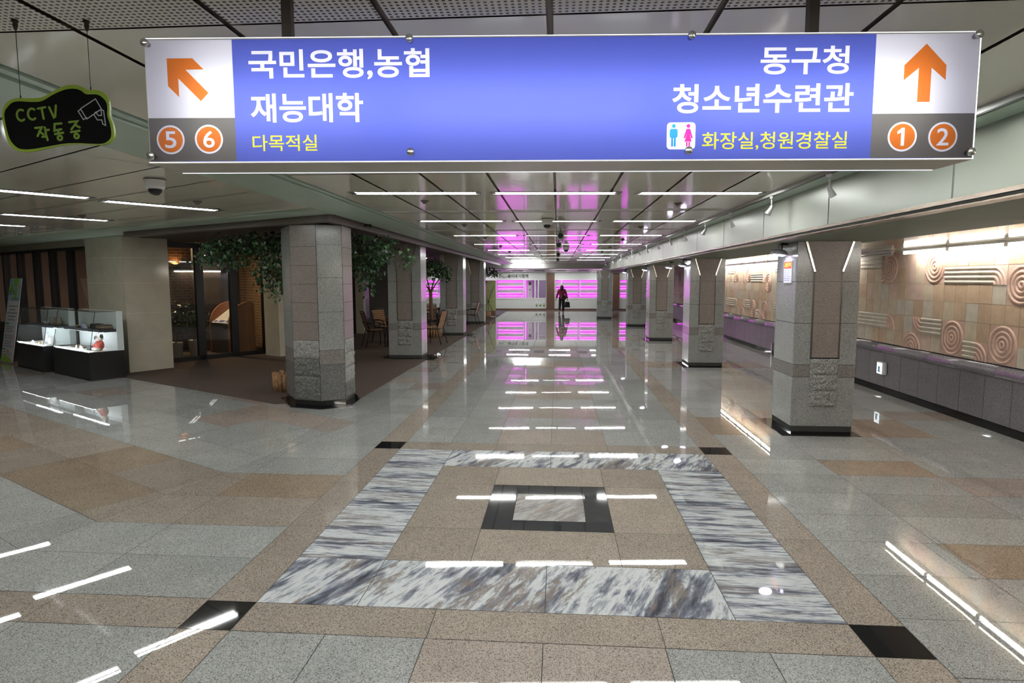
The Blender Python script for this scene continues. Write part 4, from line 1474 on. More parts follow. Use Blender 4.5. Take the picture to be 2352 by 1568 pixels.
# rooms behind: dim back wall, lamps
rm = B()
rm.box((-9.5, 3.2, 0), (-3.4, 3.3, 2.9), 0, MU)
rm.box((-9.6, 0.3, 0), (-9.5, 3.2, 2.9), 0, MU)
rm.box((-9.5, 0.3, 2.74), (-1.0, 3.2, 2.80), 1, MU)
rm.box((-3.5, 2.2, 0), (-3.4, 3.2, 2.8), 2, MU)
struct(rm.out('wall_shop', [plain('shop_back_wall', (0.26, 0.19, 0.15), 0.7), plain('shop_ceiling', (0.10, 0.09, 0.085), 0.6), plain('shop_partition', (0.20, 0.10, 0.06), 0.6)]))
def downlight(name, lab, loc, mat, r=0.05, grp=None):
    t = thing(name, lab, 'downlight', loc, group=grp)
    b = B(); b.lathe([(r * 1.25, 0), (r * 1.25, -0.008), (r, -0.010)], 18); b.out('rim', WHITEM, t)
    b = B(); b.lathe([(r * 0.95, -0.011), (r * 0.6, -0.018), (0.001, -0.02)], 18); b.out('bulb', mat, t)
    return t
for lx, ly, nm in ((-2.1, 1.6, 'nearest the cream pier'), (-4.3, 1.9, 'above the showcase glass'), (-6.4, 2.0, 'deep left')):
    downlight('shop_downlight', 'small warm shop downlight seen through dark window, ' + nm, tuple(MU @ Vector((lx, ly, 2.735))), emit('shop_bulb', (1.0, 0.86, 0.72), 2200.0), 0.06, 'downlights in the dark shop')
# cafe glass wall
gd = Vector((0.540, 0.8416, 0))
gl_n = Vector((-0.8416, 0.540, 0))
MG = frame_at(Vector((-8.31, 8.10, 0)), gd, gl_n)        # x along the glass, y into the cafe
gf = B()
for x in (-0.45, 0.66, 1.45, 2.27):
    gf.box((x - 0.085, 0.0, 0.0), (x + 0.085, 0.09, 2.64), 0, MG)
gf.box((-0.45, 0.0, 0.0), (2.3, 0.09, 0.11), 0, MG)
gf.box((-0.45, 0.0, 2.52), (2.3, 0.09, 2.64), 0, MG)
dr = struct(gf.out('door_1', [BLACKM]))
pn = B(); pn.box((-0.45, 0.043, 0.1), (2.27, 0.047, 2.55), 0, MG); pn.out('door_pane', glass('glass_cafe', (0.80, 0.79, 0.77)), dr)
jb = B()
jw = Vector((-6.955, 9.62, 0))
MJ = frame_at(jw, -U, N)
jb.box((0.0, 0.0, 0.0), (0.56, 0.5, 2.64), 0, MJ)
struct(jb.out('wall_jamb', [CREAM]))
def uvwall(name, P, Q, h, mat, th=0.08):
    """vertical slab with brick UVs in metres"""
    P, Q = Vector(P), Vector(Q)
    d = (Q - P)
    L = d.length
    b = B()
    b.recalc = False
    nn = Vector((d.y, -d.x, 0)).normalized() * th
    uv = b.bm.loops.layers.uv.new('UVMap')
    for A, C in ((P, Q), (Q + nn, P + nn)):
        f = b.face([A, C, C + Vector((0, 0, h)), A + Vector((0, 0, h))])
        for lp, c in zip(f.loops, ((0, 0), (L, 0), (L, h), (0, h))):
            lp[uv].uv = c
    f = b.face([P + Vector((0, 0, h)), Q + Vector((0, 0, h)), Q + nn + Vector((0, 0, h)), P + nn + Vector((0, 0, h))])
    return struct(b.out(name, mat))
q = lambda x, y: tuple(MG @ Vector((x, y, 0)))
uvwall('wall_brick', q(-0.6, 2.7), q(3.6, 2.7), 2.7, BRICK)
uvwall('wall_brick', q(3.35, 2.75), q(2.62, 0.12), 2.7, BRICK)
cr = B()
cr.box((-0.4, 0.09, 2.68), (3.6, 2.8, 2.735), 0, MG)
struct(cr.out('ceiling_cafe', [plain('cafe_ceiling', (0.05, 0.045, 0.04), 0.7)]))
flr = B(); flr.box((-0.6, 0.09, -0.003), (3.6, 2.8, 0.006), 0, MG); struct(flr.out('floor_cafe', [plain('cafe_floor', (0.11, 0.09, 0.075), 0.3)]))
# cafe lamps: warm wall washers
def washer(lab, x, y, z):
    loc = MG @ Vector((x, y, z))
    t = thing('wall_washer', lab, 'wall lamp', tuple(loc), math.atan2(gd.y, gd.x), 'warm lamps on the brick wall')
    b = B(); b.lathe([(0.045, 0.0), (0.05, 0.10), (0.045, 0.10), (0.04, 0.01)], 18); b.out('shade', BLACKM, t)
    b = B(); b.ball((0, 0, 0.06), 0.03); b.out('bulb', emit('washer_bulb', (1.0, 0.50, 0.14), 500.0), t)
    return t
washer('warm lamp glowing on brick behind the glass near the cream pier', 1.35, 2.58, 2.12)
washer('warm lamp glowing on brick behind the ivy leaves', 2.95, 2.58, 2.12)
for i, (x, y) in enumerate(((0.2, 1.2), (0.45, 1.2), (0.7, 1.2))):
    loc = MG @ Vector((x + 0.85, y + 0.9, 2.28))
    t = thing('strip_lamp', 'short white strip lamp inside the cafe, %s of three in a row' % ORD[i], 'strip lamp', tuple(loc), math.atan2(gd.y, gd.x), 'strip lamps in the cafe')
    b = B(); b.box((-0.08, -0.02, -0.012), (0.08, 0.02, 0.0)); b.out('tube', emit('cafe_strip', (0.9, 0.97, 1.0), 4.0), t)
    b = B(); b.box((-0.085, -0.024, 0.0), (0.085, 0.024, 0.012)); b.tube((0, 0, 0.01), (0, 0, 0.40), 0.003, seg=6); b.out('housing', BLACKM, t)
downlight('cafe_downlight', 'warm downlight glowing above the leaves under terrace soffit', (-5.3, 7.6, 2.64), emit('cafe_bulb', (1.0, 0.85, 0.6), 250.0), 0.05, 'warm downlights under the terrace soffit')
downlight('cafe_downlight', 'warm downlight inside the cafe above the sloped board', tuple(MG @ Vector((1.3, 1.3, 2.68))), emit('cafe_bulb2', (1.0, 0.75, 0.45), 1600.0), 0.06, 'warm downlights under the terrace soffit')
downlight('cafe_downlight', 'warm downlight between corner pillar and next terrace pillar', (-4.6, 13.6, 2.64), MATS['cafe_bulb'], 0.05, 'warm downlights under the terrace soffit')
downlight('cafe_downlight', 'warm downlight over the seats behind the log ringed tree', (-4.9, 18.5, 2.64), MATS['cafe_bulb'], 0.05, 'warm downlights under the terrace soffit')

# sloped information stand behind the glass
ist = thing('information_stand', 'rust coloured stand with arched sides and sloped white board behind glass', 'information stand', tuple(MG @ Vector((1.85, 0.95, 0.006))), math.radians(-30))
ORST = plain('stand_rust', (0.36, 0.13, 0.045), 0.5)
side = [(-0.30, 0.0), (-0.30, 0.74)] + [(0.32 - 0.62 * math.cos(t_), 0.74 + 0.54 * math.sin(t_)) for t_ in [PI / 2 * i / 14 for i in range(1, 14)]] + [(0.34, 1.28), (0.40, 1.22), (0.40, 0.0)]
YZ = Matrix(((0, 0, 1, 0), (1, 0, 0, 0), (0, 1, 0, 0), (0, 0, 0, 1)))
for s_ in (-1, 1):
    b = B(); b.prism(side, s_ * 0.40 - 0.02, s_ * 0.40 + 0.02, 0, YZ); b.out('side_panel', ORST, ist)
b = B(); b.prism([(-0.27, 0.0), (0.36, 0.0), (0.36, 1.16), (-0.27, 0.74)], -0.378, 0.378, 0, YZ); b.out('body', plain('stand_dark', (0.035, 0.033, 0.033), 0.6), ist)
sl = Matrix.Translation((0, -0.27, 0.745)) @ Matrix.Rotation(math.atan2(0.42, 0.63), 4, 'X')
b = B(); b.box((-0.37, 0.0, 0.002), (0.37, 0.72, 0.012), 0, sl); bo = b.out('sloped_board', WHITEP, ist)
b = B()
b.box((-0.33, 0.03, 0.0125), (-0.20, 0.10, 0.0135), 0, sl); b.box((-0.12, 0.03, 0.0125), (0.10, 0.12, 0.0135), 0, sl); b.box((0.16, 0.03, 0.0125), (0.33, 0.14, 0.0135), 0, sl)
for i in range(9):
    b.box((-0.32 + 0.02 * (i % 2), 0.18 + 0.05 * i, 0.0125), (0.32 - 0.05 * (i % 3), 0.195 + 0.05 * i, 0.0132), 1, sl)
b.out('printed_panel', [plain('print_blue', (0.08, 0.12, 0.35), 0.5), plain('print_grey', (0.4, 0.4, 0.4), 0.5)], bo)

# rear of the terrace
rw = B()
rw.box((-6.65, 17.0, 0), (-5.95, 17.5, 2.66), 0)
rw.box((-8.95, 10.0, 0), (-8.85, 33, 2.8), 1)
rw.box((-6.72, 15.7, 0), (-6.45, 15.95, 2.66), 2)
rw.box((-7.4, 15.75, 0), (-6.72, 15.82, 2.66), 1)
struct(rw.out('wall_terrace', [GREYWALL, plain('terrace_dark_wall', (0.04, 0.035, 0.033), 0.4), CREAM]))

# ------------------------------------------------------------------ showcases
CE1 = Vector((-0.854, 0.52, 0))
CE2 = Vector((0.52, 0.854, 0))
def showcase(lab, P, L):
    """origin at the right front corner; local x runs left along the front, y to the back"""
    t = thing('glass_showcase', lab, 'showcase', P, math.atan2(CE1.y, CE1.x), 'lit glass showcases')
    D = -0.58
    def bx(lo, hi, m=0, bld=None):
        bld.box((lo[0], D if False else min(-lo[1], -hi[1]), lo[2]), (hi[0], max(-lo[1], -hi[1]), hi[2]), m)
    b = B(); bx((0, 0, 0.0), (L, 0.58, 0.515), 0, b); bx((0.03, -0.0, 0.0), (L - 0.03, 0.5, 0.03), 0, b); b.out('plinth', BLACK, t)
    b = B(); bx((0.02, 0.02, 0.515), (L - 0.02, 0.47, 0.522), 0, b); b.out('display_floor', WHITEP, t)
    b = B(); bx((0, 0.47, 0.515), (L, 0.58, 1.24), 0, b); b.out('back_panel', plain('case_back_white', (0.60, 0.66, 0.66), 0.4), t)
    b = B()
    def gq(*p):
        b.face([(x, -y, z) for x, y, z in p])
    top = 1.24
    f0_, f1_ = 0.01, 0.13
    gq((0, f0_, 0.517), (L, f0_, 0.517), (L, f1_, top), (0, f1_, top))
    gq((0, f1_, top), (L, f1_, top), (L, 0.47, top), (0, 0.47, top))
    gq((0, f0_, 0.517), (0, f1_, top), (0, 0.47, top), (0, 0.47, 0.517))
    gq((L, f0_, 0.517), (L, f1_, top), (L, 0.47, top), (L, 0.47, 0.517))
    b.out('glass_cover', GLASSC, t)
    b = B()
    for x in (0, L):
        b.tube((x, -f0_, 0.517), (x, -f1_, top), 0.005, seg=6)
        b.tube((x, -f1_, top), (x, -0.47, top), 0.004, seg=6)
    b.tube((0, -f1_, top), (L, -f1_, top), 0.005, seg=6)
    b.out('edge_trim', BLACKM, t)
    b = B(); bx((0.02, 0.20, 0.862), (L - 0.02, 0.47, 0.912), 0, b); b.out('shelf', plain('shelf_dark', (0.035, 0.04, 0.05), 0.4), t)
    b = B(); bx((0.05, 0.03, 0.523), (L - 0.05, 0.06, 0.533), 0, b); bx((0.05, 0.25, 0.852), (L - 0.05, 0.27, 0.861), 0, b); b.out('led_strip', LEDM, t)
    return t
Q2 = Vector((-8.30, 5.66, 0))
Q1 = Vector((-10.02, 6.62, 0))
showcase('glass showcase with black and white doll beside the cream pier', tuple(Q2), 1.70)
showcase('glass showcase with vases between the banner and other showcase', tuple(Q1), 1.50)
def incase(Q, x, y, z):
    p = Q + CE1 * x + CE2 * y
    return (p.x, p.y, z)
R_CASE = math.atan2(CE1.y, CE1.x)
# doll
dl = thing('plush_doll', 'black and white plush doll in red outfit inside the nearer showcase', 'doll', incase(Q2, 0.22, 0.26, 0.522), R_CASE + PI)
DW, DB, DR = plain('plush_white', (0.7, 0.66, 0.6), 0.9), plain('plush_black', (0.015, 0.015, 0.02), 0.9), plain('plush_red', (0.5, 0.09, 0.07), 0.9)
b = B(); b.ball((0, 0, 0.10), (0.085, 0.07, 0.10)); b.out('body', DR, dl)
b = B(); b.ball((0, -0.005, 0.235), (0.075, 0.07, 0.068)); b.out('head', DW, dl)
for s_ in (-1, 1):
    b = B(); b.ball((s_ * 0.062, 0.01, 0.265), (0.028, 0.03, 0.045)); b.out('ear', DB, dl)
    b = B(); b.ball((s_ * 0.05, -0.06, 0.035), (0.035, 0.06, 0.033)); b.out('leg', DW, dl)
    b = B(); b.tube((s_ * 0.075, 0, 0.155), (s_ * 0.11, -0.05, 0.08), 0.028, 0.022, 10); b.ball((s_ * 0.11, -0.05, 0.08), 0.026); b.out('arm', DR, dl)
    b = B(); b.ball((s_ * 0.028, -0.066, 0.25), 0.012); b.out('eye', DB, dl)
b = B(); b.ball((0, -0.078, 0.222), (0.016, 0.012, 0.012)); b.out('nose', DB, dl)
def vase(lab, loc, prof, mat, grp='exhibits in the showcases', cat='vase', name='vase'):
    b = B(); b.lathe(prof, 20)
    o = b.out(name, mat)
    o.location = loc
    return tag(o, lab, cat, grp, 'thing')
CER = plain('ceramic_brown', (0.16, 0.11, 0.08), 0.3)
CERW = plain('ceramic_white', (0.7, 0.7, 0.7), 0.25)
CERG = plain('ceramic_grey', (0.22, 0.21, 0.2), 0.3)
jug = [(0.05, 0), (0.065, 0.02), (0.07, 0.08), (0.055, 0.14), (0.06, 0.16)]
bowl = [(0.03, 0), (0.04, 0.01), (0.075, 0.05), (0.08, 0.06)]
vase('brown pot on upper shelf at right of the far showcase', incase(Q1, 0.12, 0.33, 0.912), jug, CER)
vase('grey jug on the upper shelf in middle of far showcase', incase(Q1, 0.42, 0.33, 0.912), [(r * 0.8, z_ * 0.9) for r, z_ in jug], CERG)
vase('small white bowl on upper shelf of the far showcase', incase(Q1, 0.75, 0.33, 0.912), bowl, CERW, cat='bowl', name='bowl')
vase('white jar on lower floor of the far showcase', incase(Q1, 0.3, 0.25, 0.522), [(r, z_ * 1.1) for r, z_ in jug], CERW, cat='jar', name='jar')
vase('tall white vase on lower floor of the far showcase', incase(Q1, 0.62, 0.28, 0.522), [(0.04, 0), (0.05, 0.06), (0.03, 0.15), (0.035, 0.2)], CERW)
vase('small amber cup on lower floor front of far showcase', incase(Q1, 0.55, 0.12, 0.522), [(0.02, 0), (0.028, 0.05)], plain('cup_amber', (0.4, 0.3, 0.12), 0.3), cat='cup', name='cup')
vase('straw coloured dish on upper shelf at left of near showcase', incase(Q2, 1.2, 0.33, 0.912), [(r * 1.3, z_ * 0.6) for r, z_ in bowl], plain('dish_straw', (0.5, 0.4, 0.18), 0.5), cat='dish', name='dish')
vase('lavender box cup on upper shelf of the near showcase', incase(Q2, 0.95, 0.28, 0.912), [(0.05, 0), (0.05, 0.07)], plain('cup_lavender', (0.3, 0.33, 0.55), 0.5), cat='cup', name='cup')
for i, (x, y) in enumerate(((0.95, 0.14), (0.85, 0.17))):
    vase(('left' if i == 0 else 'right') + ' one of two tiny white figurines on floor of near showcase', incase(Q2, x, y, 0.522), [(0.018, 0), (0.022, 0.02), (0.010, 0.045), (0.014, 0.06), (0.003, 0.075)], CERW, cat='figurine', name='figurine')
# folded striped cloth, dark box, flat tray, cards
fc = thing('folded_cloth', 'brown striped folded cloth on upper shelf of nearer showcase', 'cloth', incase(Q2, 0.2, 0.34, 0.912), R_CASE)
for i in range(3):
    b = B(); b.bbox((-0.14 + 0.01 * i, -0.10, 0.028 * i), (0.14 - 0.012 * i, 0.10, 0.028 * i + 0.026), 0.011); b.out('fold', plain('cloth_brown', (0.09, 0.065, 0.05), 0.9) if i != 1 else plain('cloth_tan', (0.3, 0.23, 0.16), 0.9), fc)
b = B(); b.bbox((-0.12, -0.08, 0), (0.12, 0.08, 0.09), 0.02); o = b.out('dark_bundle', plain('bundle_black', (0.02, 0.018, 0.018), 0.9)); o.location = incase(Q2, 0.50, 0.34, 0.912); o.rotation_euler.z = R_CASE
tag(o, 'dark bundle beside the folded cloth in the nearer showcase', 'bundle', None, 'thing')
b = B(); b.bbox((-0.11, -0.06, 0), (0.11, 0.06, 0.075), 0.006); o = b.out('dark_box', plain('box_charcoal', (0.05, 0.045, 0.05), 0.6)); o.location = incase(Q2, 0.50, 0.24, 0.522); o.rotation_euler.z = R_CASE
tag(o, 'charcoal box left of the doll in the nearer showcase', 'box', None, 'thing')
b = B(); b.bbox((-0.30, -0.09, 0), (0.30, 0.09, 0.03), 0.01); o = b.out('display_tray', plain('tray_dark_gold', (0.07, 0.05, 0.025), 0.5)); o.location = incase(Q2, 1.12, 0.30, 0.522); o.rotation_euler.z = R_CASE
tag(o, 'long dark tray at left floor of the nearer showcase', 'tray', None, 'thing')
for x, y, z_, Q, l in ((0.62, 0.10, 0.522, Q2, 'standing near the charcoal box in nearer showcase'), (0.80, 0.25, 0.912, Q2, 'on the upper shelf of nearer showcase'), (0.85, 0.1, 0.522, Q1, 'at lower left of the far showcase')):
    b = B(); b.prism([(-0.028, 0), (0.028, 0), (0, 0.07)], -0.04, 0.04, 0, Matrix(((0, 0, 1, 0), (1, 0, 0, 0), (0, 1, 0, 0), (0, 0, 0, 1))))
    o = b.out('name_card', CERW); o.location = incase(Q, x, y, z_); o.rotation_euler.z = R_CASE
    tag(o, 'small folded white card ' + l, 'card', 'cards in the showcases', 'thing')

# banner stand beside the showcases
bn = thing('banner_stand', 'tall leaning printed banner left of the showcases', 'banner', (-11.99, 7.86, 0.0), math.radians(-28))
tilt = Matrix.Rotation(-0.16, 4, 'X')
BW, BH = 0.31, 1.88
b = B(); b.box((-BW, -0.003, 0.03), (BW, 0.003, BH), 0, tilt); b.out('printed_sheet', plain('banner_white', (0.60, 0.60, 0.62), 0.5), bn)
def bfill(name, loops, mat, off=0.0036, neg=()):
    return fill(name, loops, mat, bn, tilt @ Matrix.Translation((0, -off, 0)) @ VERT, 0, neg)
bfill('sky_print', [rect(-BW, 1.38, BW, BH)], plain('banner_sky', (0.33, 0.52, 0.60), 0.5))
LG = plain('banner_leaf_green', (0.25, 0.50, 0.06), 0.5)
lf = [smooth([(-0.1, 1.87), (0.16, 1.87), (0.14, 1.76), (0.03, 1.68), (-0.06, 1.76)], 4), smooth([(-0.3, 1.50), (-0.27, 1.66), (-0.16, 1.74), (-0.08, 1.66), (-0.16, 1.56)], 4), smooth([(0.02, 1.64), (0.12, 1.64), (0.13, 1.46), (0.05, 1.40), (0.0, 1.46)], 4),
      smooth([(-0.29, 0.04), (0.26, 0.04), (0.2, 0.10), (0.0, 0.16), (-0.18, 0.18), (-0.28, 0.14)], 4)]
bfill('leaf_print', lf, LG, 0.0042)
bfill('dot_print', [circle(0.22, 1.72, 0.04, 14), circle(0.25, 1.58, 0.03, 14), circle(-0.02, 0.27, 0.05, 14), circle(0.06, 0.13, 0.05, 14)], plain('banner_orange', (0.65, 0.28, 0.14), 0.5), 0.0046)
bfill('title_lettering', text_loops('탄소', -0.24, 0.04, 1.52, 1.64, 0.02) + text_loops('포인트제', -0.14, 0.24, 1.38, 1.46, 0.02), plain('banner_purple_text', (0.12, 0.03, 0.12), 0.5), 0.0050)
ln = []
for i, (a, c) in enumerate(((-0.22, 0.26), (-0.14, 0.14), (-0.26, 0.26), (-0.18, 0.2), (-0.18, 0.18))):
    ln.append(rect(a, 1.25 - 0.075 * i, c, 1.275 - 0.075 * i))
for z_ in (0.80, 0.75, 0.70, 0.47, 0.42, 0.37, 0.24, 0.19):
    ln.append(rect(-0.24, z_, 0.16 + 0.05 * math.sin(z_ * 40), z_ + 0.018))
bfill('text_lines', ln, plain('banner_grey_text', (0.22, 0.22, 0.24), 0.5), 0.0042)
bfill('heading_boxes', [rrect(-0.26, 0.85, -0.10, 0.90, 0.02), rrect(-0.28, 0.29, -0.12, 0.33, 0.02)], plain('banner_teal', (0.06, 0.36, 0.33), 0.5), 0.0042)
for x, c_, n_ in ((-0.21, (0.15, 0.25, 0.6), 'blue'), (-0.09, (0.2, 0.5, 0.15), 'green'), (0.04, (0.45, 0.12, 0.5), 'violet'), (0.17, (0.65, 0.2, 0.35), 'rose')):
    bfill('ring_print', [circle(x, 0.58, 0.055, 18)], plain('banner_ring_' + n_, c_, 0.5), 0.0042, [circle(x, 0.58, 0.03, 14)])
b = B()
b.tube(tilt @ Vector((-BW, 0.01, BH)), (0.0, 0.17, 0.75), 0.006, seg=8); b.tube(tilt @ Vector((BW, 0.01, BH)), (0.0, 0.17, 0.75), 0.006, seg=8)
b.tube((0, 0.17, 0.75), (-0.28, 0.02, 0.0), 0.006, seg=8); b.tube((0, 0.17, 0.75), (0.28, 0.02, 0.0), 0.006, seg=8); b.tube((0, 0.17, 0.75), (0, 0.62, 0.0), 0.006, seg=8)
b.out('cross_stand', BLACKM, bn)

# ------------------------------------------------------------------ trees and log planters
LEAF_SHAPES = [[(0, 0), (0.30, 0.16), (0.36, 0.34), (0.18, 0.42), (0, 1.0), (-0.18, 0.42), (-0.36, 0.34), (-0.30, 0.16)],
               [(0, 0), (0.26, 0.2), (0.3, 0.45), (0.12, 0.75), (0, 1.0), (-0.12, 0.75), (-0.3, 0.45), (-0.26, 0.2)]]
def add_leaf(b, p, d, nrm, L, rr, mat=0):
    d = d.normalized()
    s_ = d.cross(nrm)
    if s_.length < 1e-4:
        s_ = d.orthogonal()
    s_.normalize()
    n_ = s_.cross(d)
    sh = rr.choice(LEAF_SHAPES)
    cup = rr.uniform(0.05, 0.22)
    vs = [b.bm.verts.new(p + d * (y * L) + s_ * (x * L) + n_ * (abs(x) * cup * L - 0.15 * y * y * L)) for x, y in sh]
    m1 = b.bm.verts.new(p + d * (0.45 * L) - n_ * 0.03 * L)
    for i in range(len(vs)):
        j = (i + 1) % len(vs)
        f = b.bm.faces.new((vs[i], vs[j], m1))
        f.material_index = mat
        f.smooth = True
def crown(clumps, n, L, seed, mat_pick, droop=0.6):
    rr = random.Random(seed)
    b = B()
    b.recalc = False
    tot = sum(w for *_, w in clumps)
    for (c, r, w) in clumps:
        for i in range(int(n * w / tot)):
            p = Vector((rr.gauss(0, 0.5), rr.gauss(0, 0.5), rr.gauss(0, 0.5)))
            if p.length > 1.15:
                p = p.normalized() * rr.uniform(0.6, 1.1)
            q = Vector(c) + Vector((p.x * r[0], p.y * r[1], p.z * r[2]))
            if q.z > 2.60:
                q.z = 2.60 - rr.uniform(0, 0.2)
            d = Vector((rr.uniform(-1, 1), rr.uniform(-1, 1), rr.uniform(-1.2, 0.5) - droop * 0.4))
            nr = Vector((rr.uniform(-0.6, 0.6), rr.uniform(-1, 0.4), rr.uniform(0.1, 1)))
            add_leaf(b, q, d, nr, L * rr.uniform(0.7, 1.25), rr, mat_pick(rr))
    return b
def planter(t, r, n=22, h=0.26):
    rr = random.Random(int(r * 100))
    for i in range(n):
        a = 2 * PI * i / n
        hh = h * rr.uniform(0.88, 1.1)
        x, y = r * math.cos(a), r * math.sin(a)
        b = B(); b.tube((x, y, 0.012), (x * 1.03, y * 1.03, 0.012 + hh), PI * r / n * 1.02, PI * r / n * 0.98, 9); b.out('log', LOG, t)
    b = B(); b.lathe([(r * 0.95, 0.10), (r * 0.95, 0.19), (0.01, 0.21)], 20); b.out('soil', plain('planter_moss', (0.05, 0.06, 0.02), 0.95), t)
t1 = thing('potted_tree', 'large leafy tree in log planter behind the corner pillar', 'tree', (-4.30, 5.05, 0.0))
planter(t1, 0.27, 24, 0.27)
b = B()
for p in ([(0, 0, 0.15), (0.03, 0.02, 1.1), (-0.02, 0.04, 1.75)], ):
    for a, c, r0, r1 in zip(p[:-1], p[1:], (0.05, 0.042), (0.042, 0.034)):
        b.tube(a, c, r0, r1, 12)
for e_ in ((-0.8, -0.1, 2.35), (-1.3, -0.15, 2.25), (0.5, -0.2, 2.5), (1.1, 0.0, 2.4), (1.5, 0.1, 2.2), (0.1, -0.3, 2.55), (-0.4, 0.2, 2.5)):
    b.tube((-0.02, 0.04, 1.72), (e_[0] * 0.5, e_[1] * 0.5, 2.2), 0.022, 0.014, 8)
    b.tube((e_[0] * 0.5, e_[1] * 0.5, 2.2), e_, 0.014, 0.005, 8)
b.out('trunk', TRUNK, t1)
cl1 = [((-0.95, -0.15, 2.28), (0.42, 0.30, 0.30), 1.5), ((-0.50, 0.0, 2.38), (0.40, 0.40, 0.25), 1.6), ((-0.30, -0.05, 1.98), (0.30, 0.28, 0.42), 1.5), ((0.0, 0.25, 2.42), (0.5, 0.35, 0.22), 1.6), ((0.0, 0.1, 1.75), (0.28, 0.28, 0.36), 1.0),
       ((0.55, 0.4, 2.38), (0.45, 0.3, 0.25), 1.5), ((1.05, 0.3, 2.36), (0.42, 0.3, 0.27), 1.7), ((1.22, 0.25, 2.08), (0.34, 0.28, 0.30), 1.4), ((1.60, -0.05, 2.30), (0.26, 0.25, 0.24), 0.7), ((1.98, -0.05, 2.14), (0.15, 0.16, 0.2), 0.28), ((-1.25, -0.2, 2.22), (0.22, 0.2, 0.22), 0.4), ((1.25, 0.15, 1.78), (0.12, 0.12, 0.24), 0.3)]
crown(cl1, 3300, 0.078, 5, lambda r_: 0 if r_.random() < 0.5 else 1).out('foliage', [LEAF, LEAFD], t1)
for o in list(t1.children):
    pass
t2 = thing('potted_tree', 'slender tree in log ring between second and third left pillars', 'tree', (-3.95, 14.75, 0.0))
planter(t2, 0.30, 22, 0.34)
b = B(); b.tube((0.02, 0, 0.15), (-0.01, 0, 1.45), 0.065, 0.055, 12)
for e_ in ((-0.35, 0, 2.0), (0.35, 0.1, 2.0), (-0.15, -0.2, 2.1), (0.2, 0.2, 2.2)):
    b.tube((-0.01, 0, 1.42), e_, 0.028, 0.010, 8)
b.out('trunk', TRUNK, t2)
crown([((-0.1, 0, 2.25), (0.5, 0.45, 0.32), 2.0), ((0.15, 0, 2.1), (0.5, 0.4, 0.35), 1.6), ((-0.42, 0, 1.9), (0.25, 0.25, 0.35), 0.7), ((0.55, -0.2, 2.0), (0.2, 0.2, 0.3), 0.4)], 1100, 0.09, 9, lambda r_: 1 if r_.random() < 0.7 else 0).out('foliage', [LEAF, LEAFD], t2)
t3 = thing('potted_tree', 'dark sprig of tree foliage beyond the farthest left pillar', 'tree', (-3.35, 24.3, 0.0))
planter(t3, 0.24, 18, 0.3)
b = B(); b.tube((-0.45, 0, 0.0), (-0.4, 0, 1.7), 0.05, 0.04, 10); b.tube((-0.4, 0, 1.65), (0.35, 0, 2.2), 0.02, 0.008, 8); b.tube((-0.4, 0, 1.65), (-0.1, 0, 2.3), 0.02, 0.008, 8); b.out('trunk', TRUNK, t3)
crown([((0.0, 0, 2.2), (0.4, 0.3, 0.25), 1.6), ((0.45, 0, 2.15), (0.3, 0.3, 0.2), 1.2), ((-0.1, 0, 1.9), (0.25, 0.25, 0.25), 0.6)], 420, 0.10, 12, lambda r_: 1).out('foliage', [LEAF, LEAFD], t3)
sg_ = crown([((0, 0, 0), (0.07, 0.03, 0.03), 1)], 9, 0.09, 21, lambda r_: 1)
o = sg_.out('ivy_sprig', [LEAF, LEAFD])
o.location = (-2.90, 4.75, 2.66)
tag(o, 'small dark ivy sprig caught on the brown fascia', 'ivy', None, 'thing')
# potted plants inside the cafe
def pot_plant(lab, loc, seed, h):
    t = thing('potted_plant', lab, 'potted plant', loc, group='plants inside the cafe')
    b = B(); b.lathe([(0.11, 0.0), (0.125, 0.02), (0.16, 0.36), (0.165, 0.38), (0.15, 0.38), (0.14, 0.34)], 24); b.out('pot', plain('pot_white', (0.5, 0.5, 0.48), 0.4), t)
    b = B(); b.lathe([(0.14, 0.30), (0.14, 0.335), (0.01, 0.345)], 18); b.out('soil', plain('pot_soil', (0.08, 0.04, 0.025), 0.9), t)
    b = B()
    for k in range(3):
        b.tube((0.03 * (k - 1), 0, 0.33), (0.10 * (k - 1), 0.03, h * 0.75), 0.012, 0.006, 8)
    b.out('stem', TRUNK, t)
    crown([((0, 0, h * 0.85), (0.35, 0.35, 0.32), 1.0), ((0.1, 0, h * 0.65), (0.25, 0.25, 0.2), 0.5)], 260, 0.10, seed, lambda r_: 1 if r_.random() < 0.6 else 0).out('foliage', [LEAF, LEAFD], t)
    return t
pot_plant('white potted plant inside the cafe close to the cream pier', tuple(MG @ Vector((0.38, 0.70, 0.006))), 31, 1.25)
pot_plant('white potted plant inside the cafe behind the first black mullion', tuple(MG @ Vector((0.98, 1.0, 0.006))), 32, 1.15)

